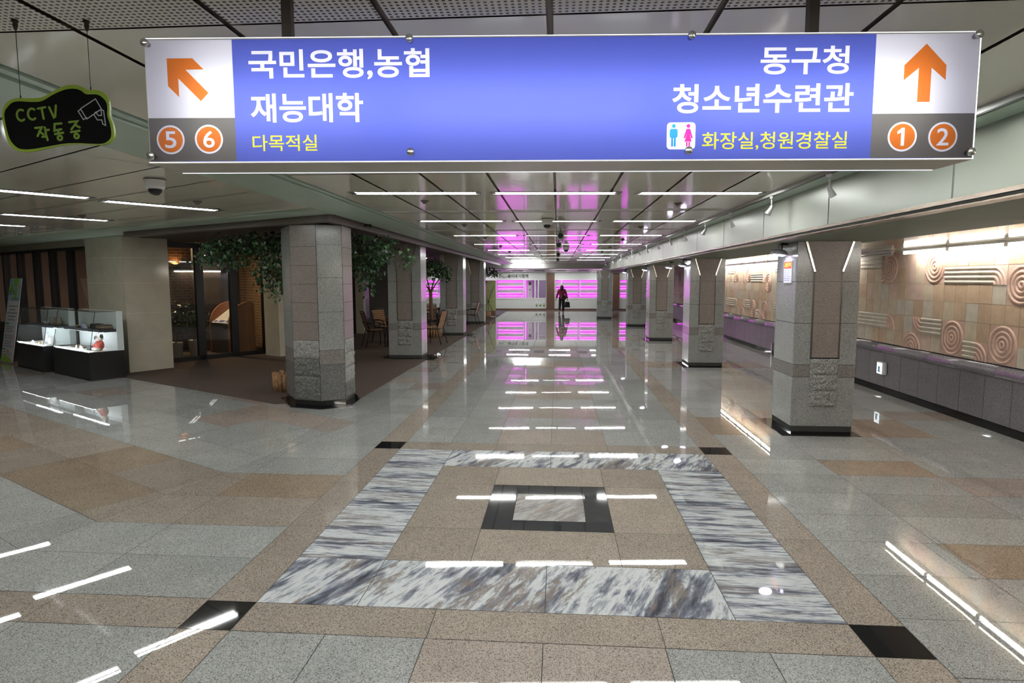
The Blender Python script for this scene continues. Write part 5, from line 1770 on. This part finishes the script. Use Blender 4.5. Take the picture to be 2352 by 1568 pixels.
# ------------------------------------------------------------------ terrace furniture
def chair(lab):
    t = thing('slatted_chair', lab, 'chair', group='slatted terrace chairs')
    r = 0.013
    W = 0.25
    for s_ in (-1, 1):
        b = B(); b.tube((s_ * W, -0.22, 0.0), (s_ * W, -0.20, 0.62), r, r, 8); b.out('leg', BLACKM, t)
        b = B(); b.tube((s_ * W, 0.30, 0.0), (s_ * W, 0.19, 0.44), r, r, 8); b.out('leg', BLACKM, t)
        b = B(); b.tube((s_ * W, -0.20, 0.62), (s_ * W, 0.0, 0.655), r * 1.2, r * 1.2, 8); b.tube((s_ * W, 0.0, 0.655), (s_ * W, 0.27, 0.64), r * 1.2, r * 1.2, 8); b.out('armrest', BLACKM, t)
    b = B()
    for s_ in (-1, 1):
        b.tube((s_ * (W - 0.02), -0.22, 0.44), (s_ * (W - 0.02), 0.19, 0.43), r, r, 8)
    b.tube((-W, -0.215, 0.44), (W, -0.215, 0.44), r, r, 8); b.tube((-W, 0.19, 0.43), (W, 0.19, 0.43), r, r, 8)
    b.out('seat_frame', BLACKM, t)
    b = B()
    for i in range(6):
        y = -0.195 + 0.066 * i
        b.bbox((-W + 0.015, y, 0.447), (W - 0.015, y + 0.056, 0.462), 0.004)
    b.out('seat', WOODC, t)
    b = B()
    for s_ in (-1, 1):
        b.tube((s_ * (W - 0.01), 0.18, 0.43), (s_ * (W - 0.01), 0.335, 0.96), r, r, 8)
    b.tube((-W + 0.01, 0.335, 0.96), (W - 0.01, 0.335, 0.96), r, r, 8)
    b.out('back_frame', BLACKM, t)
    b = B()
    for i in range(8):
        z_ = 0.50 + 0.054 * i
        y = 0.18 + (z_ - 0.43) * (0.155 / 0.53)
        b.bbox((-W + 0.02, y - 0.008, z_), (W - 0.02, y + 0.008, z_ + 0.044), 0.004)
    b.out('backrest', WOODC, t)
    return t
def table(lab):
    t = thing('slatted_table', lab, 'table', group='terrace tables')
    b = B()
    for i in range(9):
        y = -0.38 + 0.085 * i
        b.bbox((-0.40, y, 0.705), (0.40, y + 0.077, 0.725), 0.004)
    b.out('tabletop', WOODC, t)
    b = B()
    for s_ in (-1, 1):
        b.box((-0.40, s_ * 0.385 - 0.012, 0.68), (0.40, s_ * 0.385 + 0.012, 0.715)); b.box((s_ * 0.40 - 0.012, -0.39, 0.68), (s_ * 0.40 + 0.012, 0.39, 0.715))
    b.out('apron', BLACKM, t)
    for s_ in (-1, 1):
        for q_ in (-1, 1):
            b = B(); b.tube((s_ * 0.37, q_ * 0.36, 0.0), (s_ * 0.36, q_ * 0.35, 0.69), 0.016, 0.016, 10); b.out('leg', BLACKM, t)
    return t
FZ = 0.012
ch = chair('slatted chair nearest the corner pillar with back to the left')
ch.location = (-4.90, 11.75, FZ); ch.rotation_euler = (0, 0, math.radians(120))
def rz(deg): return math.radians(deg)
dup(ch, (-4.95, 13.0, FZ), rz(60), 'slatted chair behind the one nearest the corner pillar')
dup(ch, (-4.10, 12.9, FZ), rz(-10), 'slatted chair facing the viewer half hidden by second pillar')
dup(ch, (-3.42, 12.55, FZ), rz(-100), 'slatted chair in profile before the log ringed tree')
dup(ch, (-4.35, 16.5, FZ), rz(15), 'dark backed slatted chair left of the log ringed trunk')
dup(ch, (-3.95, 17.2, FZ), rz(0), 'slatted chair with bright orange back behind the log ringed trunk')
dup(ch, (-3.36, 19.75, FZ), rz(-95), 'slatted chair in profile before the farthest left pillar')
tb_ = table('slatted table among chairs beside the second left pillar')
tb_.location = (-4.15, 12.0, FZ)
dup(tb_, (-4.25, 19.75, FZ), 0, 'slatted table half hidden by the third left pillar')
dup(tb_, (-4.6, 15.9, FZ), 0, 'slatted table behind the log ringed tree')
b = B(); b.lathe([(0.03, 0), (0.036, 0.01), (0.036, 0.11), (0.03, 0.12)], 16)
o = b.out('steel_cup', STEEL); o.location = (-3.95, 11.8, 0.737)
tag(o, 'small metal cup standing on the nearer terrace table', 'cup', None, 'thing')

# ------------------------------------------------------------------ far end
FY = 33.0
fwb = B()
fwb.box((-9, FY, 1.84), (9, FY + 0.1, 2.9), 0)
fwb.box((-9, FY, 0.08), (9, FY + 0.1, 0.66), 0)
fwb.box((-9, FY - 0.02, 0.66), (9, FY + 0.1, 0.70), 0)
fwb.box((-9, FY - 0.01, 0.0), (9, FY + 0.05, 0.09), 1)
struct(fwb.out('wall_far', [WHITE, WOODP]))
fr = B()
fr.box((-9, FY + 0.9, 0), (9, FY + 1.0, 2.3), 0)
GRW = plain('grow_room_white', (0.75, 0.75, 0.78), 0.6)
struct(fr.out('wall_grow_room', [GRW]))
fr = B(); fr.box((-9, FY + 0.1, 0.58), (9, FY + 0.9, 0.64), 0); struct(fr.out('floor_grow_room', [GRW]))
fr = B(); fr.box((-9, FY + 0.1, 1.86), (9, FY + 0.9, 1.92), 0); struct(fr.out('ceiling_grow_room', [GRW]))
cfm = fill_mesh('far', [rect(-9, 29.3, 9, FY)], [lamp_hole(x, y, 0) for x, y in EL])
fc2 = B()
fc2.bm.from_mesh(cfm)
for v in fc2.bm.verts:
    v.co.z = 2.445 - (v.co.y - 29.3) * 0.0419
fc2.box((-9, 29.28, 2.45), (9, 29.32, 2.80), 0)
fc2.box((-9, 29.26, 2.435), (9, 29.34, 2.452), 1)
fc2.box((-3.0, 29.2, 2.755), (2.5, 29.28, 2.79), 1)
struct(fc2.out('ceiling_far', [WHITEP, BLACKM]))
for x in (-3.5, -2.25, -1.0, 0.25, 1.5, 3.6):
    t = thing('air_vent', 'grey air vent in the white end ceiling, above %s' % {-3.5: 'the calligraphy start', -2.25: 'the calligraphy end', -1.0: 'the narrow frosted window', 0.25: 'the walking person', 1.5: 'the right grow shelves', 3.6: 'the far right brown column'}[x], 'air vent', (x, 31.2, 2.355), group='vents of the end ceiling')
    t.rotation_euler = (-0.0419, 0, 0)
    b = B(); b.box((-0.32, -0.40, -0.012), (0.32, 0.40, 0.004)); b.out('frame', plain('vent_frame', (0.45, 0.45, 0.44), 0.5), t)
    b = B()
    for i in range(8):
        b.box((-0.28, -0.36 + 0.092 * i, -0.02), (0.28, -0.31 + 0.092 * i, -0.011))
    b.out('slats', plain('vent_slat', (0.16, 0.16, 0.155), 0.5), t)
for x0, x1, l in ((-0.60, -0.12, 'behind the walking person at left'), (3.36, 3.75, 'right of the distant pillar'), (-6.2, -5.8, 'left beyond the terrace')):
    b = B()
    for i in range(28):
        b.box((x0, FY - 0.13, 0.08 * i + 0.003), (x1, FY - 0.022, 0.08 * i + 0.077), 0)
    b.box((x0 + 0.004, FY - 0.124, 0), (x1 - 0.004, FY - 0.022, 2.24), 1)
    o = b.out('slatted_column', [WOODP, plain('column_gap', (0.04, 0.02, 0.012), 0.7)])
    tag(o, 'brown slatted column in the end wall ' + l, 'column', 'brown columns of the end wall', 'thing')
# windows: frames, panes
frames = [(-3.70, -0.62, 'window_2'), (-0.10, 3.34, 'window_3'), (3.77, 8.0, 'window_4'), (-8.4, -6.25, 'window_5'), (-5.75, -3.76, 'window_6')]
for x0, x1, nme in frames:
    b = B()
    n = max(2, round((x1 - x0) / 1.15))
    if nme == 'window_2':
        bars = [-3.70, -1.97, -1.30, -1.10, -0.62]
    elif nme == 'window_3':
        bars = [-0.10, 0.28, 2.05, 3.34]
        bars = [-0.10, 0.30, 1.42, 2.40, 3.34]
    else:
        bars = [x0 + (x1 - x0) * i / n for i in range(n + 1)]
    for x in bars:
        b.box((x - 0.03, FY - 0.009, 0.734), (x + 0.03, FY + 0.059, 1.811))
    b.box((x0 - 0.03, FY - 0.01, 0.701), (x1 + 0.03, FY + 0.06, 0.735)); b.box((x0 - 0.03, FY - 0.012, 1.81), (x1 + 0.03, FY + 0.06, 1.852))
    w = struct(b.out(nme, WHITEM))
    b = B(); b.box((x0, FY + 0.02, 0.72), (x1, FY + 0.024, 1.83)); b.out('window_pane', GLASSC, w)
b = B(); b.box((-1.07, FY + 0.03, 0.73), (-0.65, FY + 0.045, 1.82)); o = b.out('frosted_panel', translucent('frosted_violet', (0.62, 0.5, 0.68), 0.6)); tag(o, 'frosted violet panel in narrow window beside the brown column', 'panel', None, 'thing')
# grow shelves
def rack(x0, x1, lab):
    t = thing('grow_rack', lab, 'plant rack', ((x0 + x1) / 2, FY + 0.50, 0.64), group='plant racks with magenta lights')
    h = (x1 - x0) / 2
    for zt in (0.14, 0.46, 0.90):
        pass
    for z0, z1 in ((0.03, 0.10), (0.40, 0.57), (0.83, 1.00)):
        b = B(); b.box((-h, -0.25, z0), (h, 0.3, z1)); b.out('tray', WHITEP, t)
    for z_ in (0.385, 0.815, 1.19, 0.20, 0.64, 1.06):
        b = B(); b.tube((-h, 0.02, z_), (h, 0.02, z_), 0.016, seg=8); b.out('grow_tube', GROWM, t)
    for s_ in (-1, 1):
        b = B(); b.box((s_ * h - 0.015, -0.24, 0.0), (s_ * h + 0.015, -0.21, 1.2)); b.out('post', WHITEM, t)
    return t
rack(-3.60, -2.02, 'magenta lit plant rack under the wall calligraphy')
rack(-0.05, 1.30, 'magenta lit plant rack behind the walking person')
rack(1.42, 3.30, 'magenta lit plant rack left of the distant pillar')
rack(3.82, 5.6, 'magenta lit plant rack right of the distant pillar')
rack(-8.3, -7.35, 'magenta lit plant rack seen past the left terrace tree')
rack(-5.6, -3.9, 'magenta lit plant rack hidden behind the green rear banner')
# violet standing air conditioner
ac = thing('air_conditioner', 'tall violet lit cabinet behind glass beside the plant rack', 'air conditioner', (-1.62, FY + 0.45, 0.64))
b = B(); b.bbox((-0.14, -0.12, 0), (0.14, 0.12, 1.12), 0.02); b.out('cabinet', WHITEP, ac)
b = B(); b.box((-0.09, -0.126, 0.86), (0.08, -0.119, 1.06)); b.out('grille', plain('grille_dark', (0.05, 0.02, 0.06), 0.6), ac)
b = B(); b.box((-0.05, -0.126, 0.56), (0.03, -0.119, 0.62)); b.out('display', BLACK, ac)
t = thing('grow_lamp', 'magenta tube lamp lighting the violet cabinet', 'tube lamp', (-1.88, FY + 0.3, 0.7))
b = B(); b.tube((0, 0, 0.0), (0, 0, 1.1), 0.014, seg=8); b.out('grow_tube', GROWM, t)
# calligraphy on the end wall
o = fill('wall_calligraphy', text_loops('둥이네 다함께', -2.95, -1.72, 1.94, 2.17, 0.025) + [smooth([(-3.25, 1.93), (-3.05, 1.99), (-2.82, 2.03), (-2.80, 2.05), (-3.0, 2.03), (-3.22, 1.96)], 4)] + text_loops('꿈꾸는', -3.5, -3.2, 1.96, 2.10, 0.02), plain('calligraphy_black', (0.015, 0.015, 0.015), 0.6), None, Matrix.Translation((0, FY - 0.006, 0)) @ VERT, 0.004)
tag(o, 'black brush calligraphy on the white end wall above the rack', 'lettering', None, 'thing')
# tulip decals
for i, (x, h_) in enumerate(((-1.20, 0.34), (-0.98, 0.30), (-0.76, 0.36))):
    t = thing('tulip_decal', '%s of three white tulip decals low on the end wall' % ('left one', 'middle one', 'right one')[i], 'decal', (x, FY - 0.004, 0.20), group='tulip decals')
    fill('leaves', [smooth([(-0.06, 0.16), (-0.05, 0.04), (0, 0.0), (0.05, 0.04), (0.07, 0.18), (0.02, 0.1), (0.0, 0.16), (-0.02, 0.1)], 3)], plain('decal_green', (0.10, 0.20, 0.03), 0.5), t, VERT)
    fill('flower', [smooth([(-0.03, h_), (-0.04, h_ - 0.07), (0, h_ - 0.11), (0.04, h_ - 0.07), (0.03, h_), (0, h_ - 0.03)], 3)], plain('decal_white', (0.85, 0.85, 0.85), 0.5), t, VERT)
    fill('stem', [rect(-0.005, 0.12, 0.005, h_ - 0.10)], MATS['decal_green'], t, Matrix.Translation((0, -0.001, 0)) @ VERT)
    fill('stamen', [circle(0.0, h_ - 0.10, 0.018, 10)], plain('decal_dark', (0.05, 0.05, 0.06), 0.5), t, Matrix.Translation((0, -0.002, 0)) @ VERT)
# green rear banner
gb = thing('banner_stand', 'green backed banner on crossed black struts beyond the left pillars', 'banner', (-3.30, 25.4, 0.0), math.radians(6))
tb2 = Matrix.Rotation(0.06, 4, 'X')
b = B(); b.box((-0.36, -0.004, 0.06), (0.36, 0.004, 1.80), 0, tb2); b.box((-0.36, -0.0052, 0.06), (0.36, -0.0038, 0.32), 1, tb2); b.out('printed_sheet', [plain('banner_olive', (0.45, 0.48, 0.22), 0.6), plain('banner_rust', (0.28, 0.17, 0.12), 0.6)], gb)
b = B()
for i in range(7):
    b.box((-0.26, -0.0058, 1.30 - 0.09 * i), (0.22 - 0.05 * (i % 3), -0.0045, 1.318 - 0.09 * i), 0, tb2)
b.out('text_lines', plain('banner_olive_dark', (0.20, 0.22, 0.09), 0.6), gb)
b = B()
for s_ in (-1, 1):
    b.tube((s_ * 0.36, -0.06, 1.75), (0, -0.20, 0.78), 0.010, seg=8); b.tube((0, -0.20, 0.78), (s_ * 0.34, -0.05, 0.0), 0.010, seg=8)
b.tube((0, -0.20, 0.78), (0, -0.5, 0.0), 0.010, seg=8); b.ball((0, -0.20, 0.78), 0.03)
b.out('cross_stand', BLACKM, gb)
b = B(); b.bbox((-0.38, -0.05, 0.0), (0.38, 0.05, 0.05), 0.01); b.out('base_bar', WHITEM, gb)

# ------------------------------------------------------------------ walking person (seen from behind)
def skin_mesh(name, verts, edges, radii, root=0, sub=2):
    me = bpy.data.meshes.new(name)
    me.from_pydata([Vector(v) for v in verts], edges, [])
    o = bpy.data.objects.new(name, me)
    COL.objects.link(o)
    m = o.modifiers.new('skin', 'SKIN')
    m.use_smooth_shade = True
    sv = me.skin_vertices[0].data
    for i, r in enumerate(radii):
        sv[i].radius = (r, r) if not hasattr(r, '__len__') else r
        sv[i].use_root = (i == root)
    s_ = o.modifiers.new('sub', 'SUBSURF')
    s_.levels = sub
    s_.render_levels = sub
    dg = bpy.context.evaluated_depsgraph_get()
    out = bpy.data.meshes.new_from_object(o.evaluated_get(dg))
    out.name = name
    bpy.data.objects.remove(o)
    for p in out.polygons:
        p.use_smooth = True
    return out
pe = thing('person', 'person in dark red jacket walking away carrying a black bag', 'person', (0.30, 29.7, 0.0), 0.0)
SK = plain('skin', (0.55, 0.33, 0.24), 0.6)
JK = plain('jacket_dark_red', (0.30, 0.02, 0.07), 0.8)
TR = plain('trousers_black', (0.010, 0.010, 0.012), 0.8)
HR = plain('hair_black', (0.012, 0.010, 0.010), 0.6)
#            0 pelvis        1 waist          2 chest         3 neck base     4 neck          5 head low     6 head top
V = [(0, 0, 0.82), (0, 0, 0.97), (0, 0.01, 1.16), (0, 0.0, 1.30), (0, 0.0, 1.35), (0, 0.02, 1.42), (0, 0.02, 1.50),
     (-0.17, 0, 1.27), (-0.235, -0.03, 1.03), (-0.30, -0.04, 0.80), (-0.32, -0.03, 0.73),
     (0.17, 0, 1.27), (0.235, -0.02, 1.03), (0.30, 0.0, 0.80), (0.315, 0.02, 0.73),
     (-0.085, 0, 0.78), (-0.10, -0.01, 0.45), (-0.135, -0.20, 0.12), (-0.14, -0.17, 0.05),
     (0.085, 0, 0.78), (0.085, 0.04, 0.43), (0.075, 0.06, 0.07), (0.085, 0.20, 0.035)]
Ed = [(0, 1), (1, 2), (2, 3), (3, 4), (4, 5), (5, 6), (2, 7), (7, 8), (8, 9), (9, 10), (2, 11), (11, 12), (12, 13), (13, 14), (0, 15), (15, 16), (16, 17), (17, 18), (0, 19), (19, 20), (20, 21), (21, 22)]
Rd = [0.125, 0.115, 0.125, 0.06, 0.048, 0.078, 0.075, 0.05, 0.038, 0.028, 0.024, 0.05, 0.038, 0.028, 0.024, 0.08, 0.055, 0.036, 0.03, 0.08, 0.055, 0.036, 0.03]
bd = skin_mesh('body', V, Ed, Rd)
bd.materials.append(SK)
link('body', bd, pe)
jk = skin_mesh('jacket', [(0, 0, 0.76), V[1], V[2], V[3], V[7], V[8], V[9], V[11], V[12], V[13]], [(0, 1), (1, 2), (2, 3), (2, 4), (4, 5), (5, 6), (2, 7), (7, 8), (8, 9)], [0.172, 0.155, 0.155, 0.085, 0.075, 0.066, 0.052, 0.075, 0.066, 0.052], 1)
jk.materials.append(JK)
link('jacket', jk, pe)
tr_ = skin_mesh('trousers', [V[0], V[15], V[16], V[17], V[19], V[20], V[21]], [(0, 1), (1, 2), (2, 3), (0, 4), (4, 5), (5, 6)], [0.125, 0.10, 0.086, 0.064, 0.10, 0.086, 0.066], 0)
tr_.materials.append(TR)
link('trousers', tr_, pe)
t_ = bmesh.new()
bmesh.ops.create_uvsphere(t_, u_segments=24, v_segments=16, radius=1.0)
for v in t_.verts:
    x, y, z = v.co
    if z > 0:
        v.co = Vector((x * 0.098, y * 0.108 - 0.005, 1.435 + z * 0.105))
    else:                                      # falls to the shoulders behind, open over the face
        k = -z
        r_ = math.sqrt(max(0, 1 - min(0.97, k) ** 6)) / max(1e-3, math.sqrt(max(1e-6, 1 - k * k))) if k < 0.999 else 0
        yy_ = y * r_ * 0.108 - 0.005
        if yy_ > 0.02:
            yy_ = 0.02
        v.co = Vector((x * r_ * (0.098 + 0.022 * k), yy_ - 0.035 * k, 1.435 - k * 0.215))
hb = B()
hb.merge(t_, 0, None, True)
hb.out('hair', HR, pe)
b = B(); b.ball((0, 0.10, 1.43), (0.014, 0.018, 0.018)); b.out('nose', SK, pe)
for s_ in (-1, 1):
    b = B(); b.ball((s_ * 0.03, 0.088, 1.46), 0.010); b.out('eye', HR, pe)
for s_, hv in ((-1, V[10]), (1, V[14])):
    hvv = Vector(hv)
    hm = skin_mesh('hand', [hvv + Vector((0, 0, 0.03)), hvv + Vector((0, 0.005, -0.03))] + [hvv + Vector((0.0, 0.028 - 0.018 * k, -0.065)) for k in range(4)] + [hvv + Vector((0.0, 0.026 - 0.018 * k, -0.10 + 0.006 * abs(k - 1))) for k in range(4)] + [hvv + Vector((-s_ * 0.02, 0.04, -0.03)), hvv + Vector((-s_ * 0.03, 0.05, -0.06))],
                   [(0, 1), (1, 2), (1, 3), (1, 4), (1, 5), (2, 6), (3, 7), (4, 8), (5, 9), (0, 10), (10, 11)], [0.025, 0.03] + [0.010] * 4 + [0.008] * 4 + [0.012, 0.009], 0, 1)
    hm.materials.append(SK)
    link('hand', hm, pe)
SHM = plain('shoe_pale', (0.42, 0.38, 0.40), 0.5)
SHS = plain('shoe_sole_grey', (0.15, 0.14, 0.15), 0.6)
Ms = Matrix.Translation((-0.138, -0.19, 0.085)) @ Matrix.Rotation(-1.05, 4, 'X')
b = B(); b.bbox((-0.045, -0.06, -0.035), (0.045, 0.17, 0.035), 0.03, 0, Ms, 3); b.out('shoe', SHM, pe)
b = B(); b.bbox((-0.045, -0.065, -0.05), (0.045, 0.175, -0.033), 0.008, 0, Ms); b.out('shoe_sole', SHS, pe)
Ms = Matrix.Translation((0.082, 0.09, 0.045))
b = B(); b.bbox((-0.045, -0.08, -0.025), (0.045, 0.16, 0.045), 0.03, 0, Ms, 3); b.out('shoe', SHM, pe)
b = B(); b.bbox((-0.046, -0.085, -0.045), (0.046, 0.165, -0.027), 0.008, 0, Ms); b.out('shoe_sole', SHS, pe)
# bags
sbg = thing('shoulder_bag', 'black shoulder bag with a tan edge on the walking person', 'bag', (0.42, 29.50, 0.90), 0.2)
b = B(); b.bbox((-0.15, -0.06, -0.12), (0.15, 0.05, 0.10), 0.035, 0, Matrix.Rotation(0.45, 4, 'Y'), 3); b.out('body', plain('bag_black', (0.012, 0.014, 0.014), 0.5), sbg)
b = B(); b.box((-0.10, -0.066, 0.055), (0.12, -0.058, 0.072), 0, Matrix.Rotation(0.45, 4, 'Y')); b.out('zip_edge', plain('bag_tan', (0.3, 0.16, 0.06), 0.5), sbg)
b = B(); b.path([(-0.10, 0.0, 0.12), (-0.2, 0.02, 0.26), (-0.24, 0.10, 0.38)], 0.012, 8); b.out('strap', MATS['bag_black'], sbg)
hbg = thing('hand_bag', 'black carrier bag hanging from right hand of walking person', 'bag', (0.60, 29.72, 0.30), 0.3)
b = B(); b.prism([(-0.14, 0.0), (0.15, 0.0), (0.12, 0.30), (-0.10, 0.32)], -0.05, 0.05, 0, VERT); b.out('body', MATS['bag_black'], hbg)
b = B(); b.path([(-0.06, 0, 0.31), (-0.02, 0, 0.40), (0.04, 0, 0.40), (0.07, 0, 0.30)], 0.007, 6); b.out('handle', MATS['bag_black'], hbg)

# ------------------------------------------------------------------ walls outside the view that close the place
cb2 = B()
cb2.box((-7, -9.6, 0), (5.4, -9.5, 2.9))
P = Vector((-5.2, -4.2, 0))
M2 = frame_at(P, U, N)
cb2.box((0, -0.1, 0), (15, 0, 2.9), 0, M2)
cb2.box((-5.2, -9.5, 0), (-5.1, -4.2, 2.9))
P = Vector((-17.5, 11.5, 0))
M3 = frame_at(P, -N, U)
cb2.box((-3, 0, 0), (12, 0.1, 2.9), 0, M3)
cb2.box((8.9, 29, 0), (9.0, 34, 2.9))
cb2.box((5.28, 31.2, 0), (9.0, 31.3, 2.5))
cb2.box((-9, 34.0, 0), (9, 34.1, 2.9))
struct(cb2.out('wall_back', [plain('outer_wall_grey', (0.34, 0.33, 0.30), 0.4)]))
